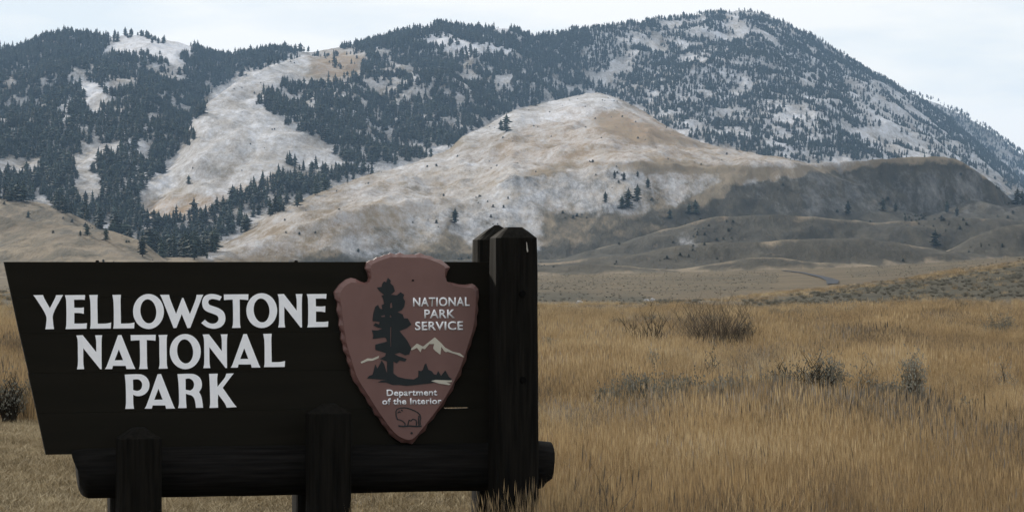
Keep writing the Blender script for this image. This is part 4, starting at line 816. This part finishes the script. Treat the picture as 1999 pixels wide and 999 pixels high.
def add_band(y0, y1, n, h0, h1):
    if y1 <= 40: n = int(n * 1.75)
    X, Y = pick(n, y0, y1, *((-900, 3000) if y1 <= 40 else (-160, 2300))); px = CX + F * X / Y
    patch = fbm(X / (2.2 + Y * 0.05), Y / (4 + Y * 0.1), 71, 3); keep = RNG.uniform(0, 1, n) < np.clip(0.86 + patch * 0.9, 0.25, 1)
    keep &= RNG.uniform(0, 1, n) < np.interp(Y, [78, 112, 113, 230], [1.0, 0.25, 1.0, 1.0]); keep &= ~mown(X, Y, px); keep &= ~((px > 1040) & (Y < 14.5)) | (Y > 15)
    z = height(X, Y); _, py = proj(X, Y, z); sg = samp(SAGE_SHADE, px, py) * (Y > 60); sn = samp(SNOWH, px, py) * (Y > 60)
    keep &= RNG.uniform(0, 1, n) > np.clip(sg * 1.1 + sn * 1.3, 0, 0.93)
    hh = RNG.uniform(h0 * 0.8, h1, n) * (1 + 0.8 * patch) * np.where(RNG.uniform(0, 1, n) < 0.05, 1.3, 1.0)
    for a, b in ((PT, np.stack([X, Y, z], -1)[keep]), (ST, hh[keep])): a.append(b)
add_band(14.5, 24, 9000, 0.28, 0.46); add_band(24, 40, 15000, 0.26, 0.44); add_band(40, 70, 20000, 0.24, 0.42); add_band(70, 112, 32000, 0.17, 0.36); add_band(112, 230, 15000, 0.10, 0.24)
# a few tufts growing against the front of the log
for k in range(40):
    u_ = random.choice([random.uniform(0.45, 1.25), random.uniform(0.5, 1.2), random.uniform(1.45, 1.62)]); v_ = random.uniform(0.24, 0.75)
    X = B0[0] + u_ * RX + v_ * NX; Y = B0[1] + u_ * RY + v_ * NY
    PT.append(np.array([[X, Y, float(height(np.array([X]), np.array([Y]))[0])]])); ST.append(np.array([random.uniform(0.2, 0.4)]))
P = np.concatenate(PT); S = np.concatenate(ST); n = len(P)
wdt = S * RNG.uniform(0.75, 1.15, n) * np.interp(P[:, 1], [14, 40, 100, 130, 260], [0.8, 1.0, 1.4, 2.6, 4.5])
scatter('tall_grass', P, np.stack([RNG.normal(0, .07, n), RNG.normal(0, .07, n), RNG.uniform(0, 6.28, n)], -1), np.stack([wdt, wdt, S], -1), np.where(RNG.uniform(0, 1, n) < np.clip(0.10 + 0.9 * (fbm(P[:, 0] / 2.5, P[:, 1] / 7.0, 611, 3) - 0.12), 0.03, 0.75), RNG.integers(7, 10, n), RNG.integers(0, 7, n)), TALL, 'tall dry golden grass covering the field', 'grass')
X, Y = pick(44000, 12.5, 30, -900, 1120); px = CX + F * X / Y; k = mown(X, Y, px) & (RNG.uniform(0, 1, 44000) < np.clip(0.8 + fbm(X / .8, Y / .8, 77, 2), 0.15, 1)); X, Y = X[k], Y[k]; n = len(X); s = RNG.uniform(0.035, 0.075, n)
scatter('short_grass', np.stack([X, Y, height(X, Y)], -1), np.stack([X * 0, X * 0, RNG.uniform(0, 6.28, n)], -1), np.stack([s * 1.3, s * 1.3, s], -1), RNG.integers(0, 5, n), SHORT, 'short trampled straw grass around the sign', 'grass')
print('grass', len(P), n)
SAGEC = bpy.data.collections.new('sage_kinds')
for i in range(4):
    v, f, lv, lf = shrub_geo(500 + i, 1.3, 0.6, 40, 3, 8, up=0.5, thick=0.014); n0 = len(v)
    lv = [(a[0], a[1], a[2]) for a in lv]
    SAGEC.objects.link(bpy.data.objects.new('sage_cover_shape', mesh_np('sage_cover_shape', v + lv, f + [tuple(q + n0 for q in a) for a in lf], [M_TWIG, M_SAGELEAF], midx=[0] * len(f) + [1] * len(lf))))
X, Y = pick(90000, 60, 640, -100, 2100); z = height(X, Y); px, py = proj(X, Y, z); q = samp(SAGE_SHADE, px, py)
k = (q > 0.2) & (RNG.uniform(0, 1, len(X)) < np.where(Y > 270, 0.35, 1.0) * q * np.interp(Y, [60, 100, 640], [0.5, 0.9, 0.55]) * np.clip(0.75 + fbm(X / 9, Y / 22, 301, 3), 0, 1)) & ~((px > 20) & (px < 1040)) & ~((px > 1520) & (px < 1645) & (py < 562) & (py > 526)); X, Y, z = X[k], Y[k], z[k]; n = len(X); s = RNG.uniform(0.12, 0.28, n)
scatter('sagebrush_cover', np.stack([X, Y, z], -1), np.stack([X * 0, X * 0, RNG.uniform(0, 6.28, n)], -1), np.stack([s * 1.2, s * 1.2, s], -1), RNG.integers(0, 4, n), SAGEC, 'grey-green sagebrush covering the low banks beyond the grass', 'sagebrush')
# ------------------------------------------------------------------ haze
bm = bmesh.new(); bmesh.ops.create_cube(bm, size=1.0); me = bpy.data.meshes.new('haze'); bm.to_mesh(me); bm.free()
hz = link(bpy.data.objects.new('haze', me)); zmax = float(GZ.max()) + 40; zmin = float(GZ.min()) - 2
xm = float(np.abs(GX).max()) + 60
hz.scale = (2 * xm, 9400 + 2600, zmax - zmin); hz.location = (0, (9400 - 2600) / 2, (zmax + zmin) / 2)
m = bpy.data.materials.new('haze_air'); m.use_nodes = True; t = m.node_tree; t.nodes.clear()
pv = N(t, 'ShaderNodeVolumePrincipled'); pv.inputs['Density'].default_value = 5.0e-5; pv.inputs['Color'].default_value = (0.44, 0.68, 1.0, 1); ou = N(t, 'ShaderNodeOutputMaterial'); t.links.new(pv.outputs[0], ou.inputs['Volume'])
me.materials.append(m); tag(hz, 'thin bluish haze over the whole valley', 'haze', kind='stuff')
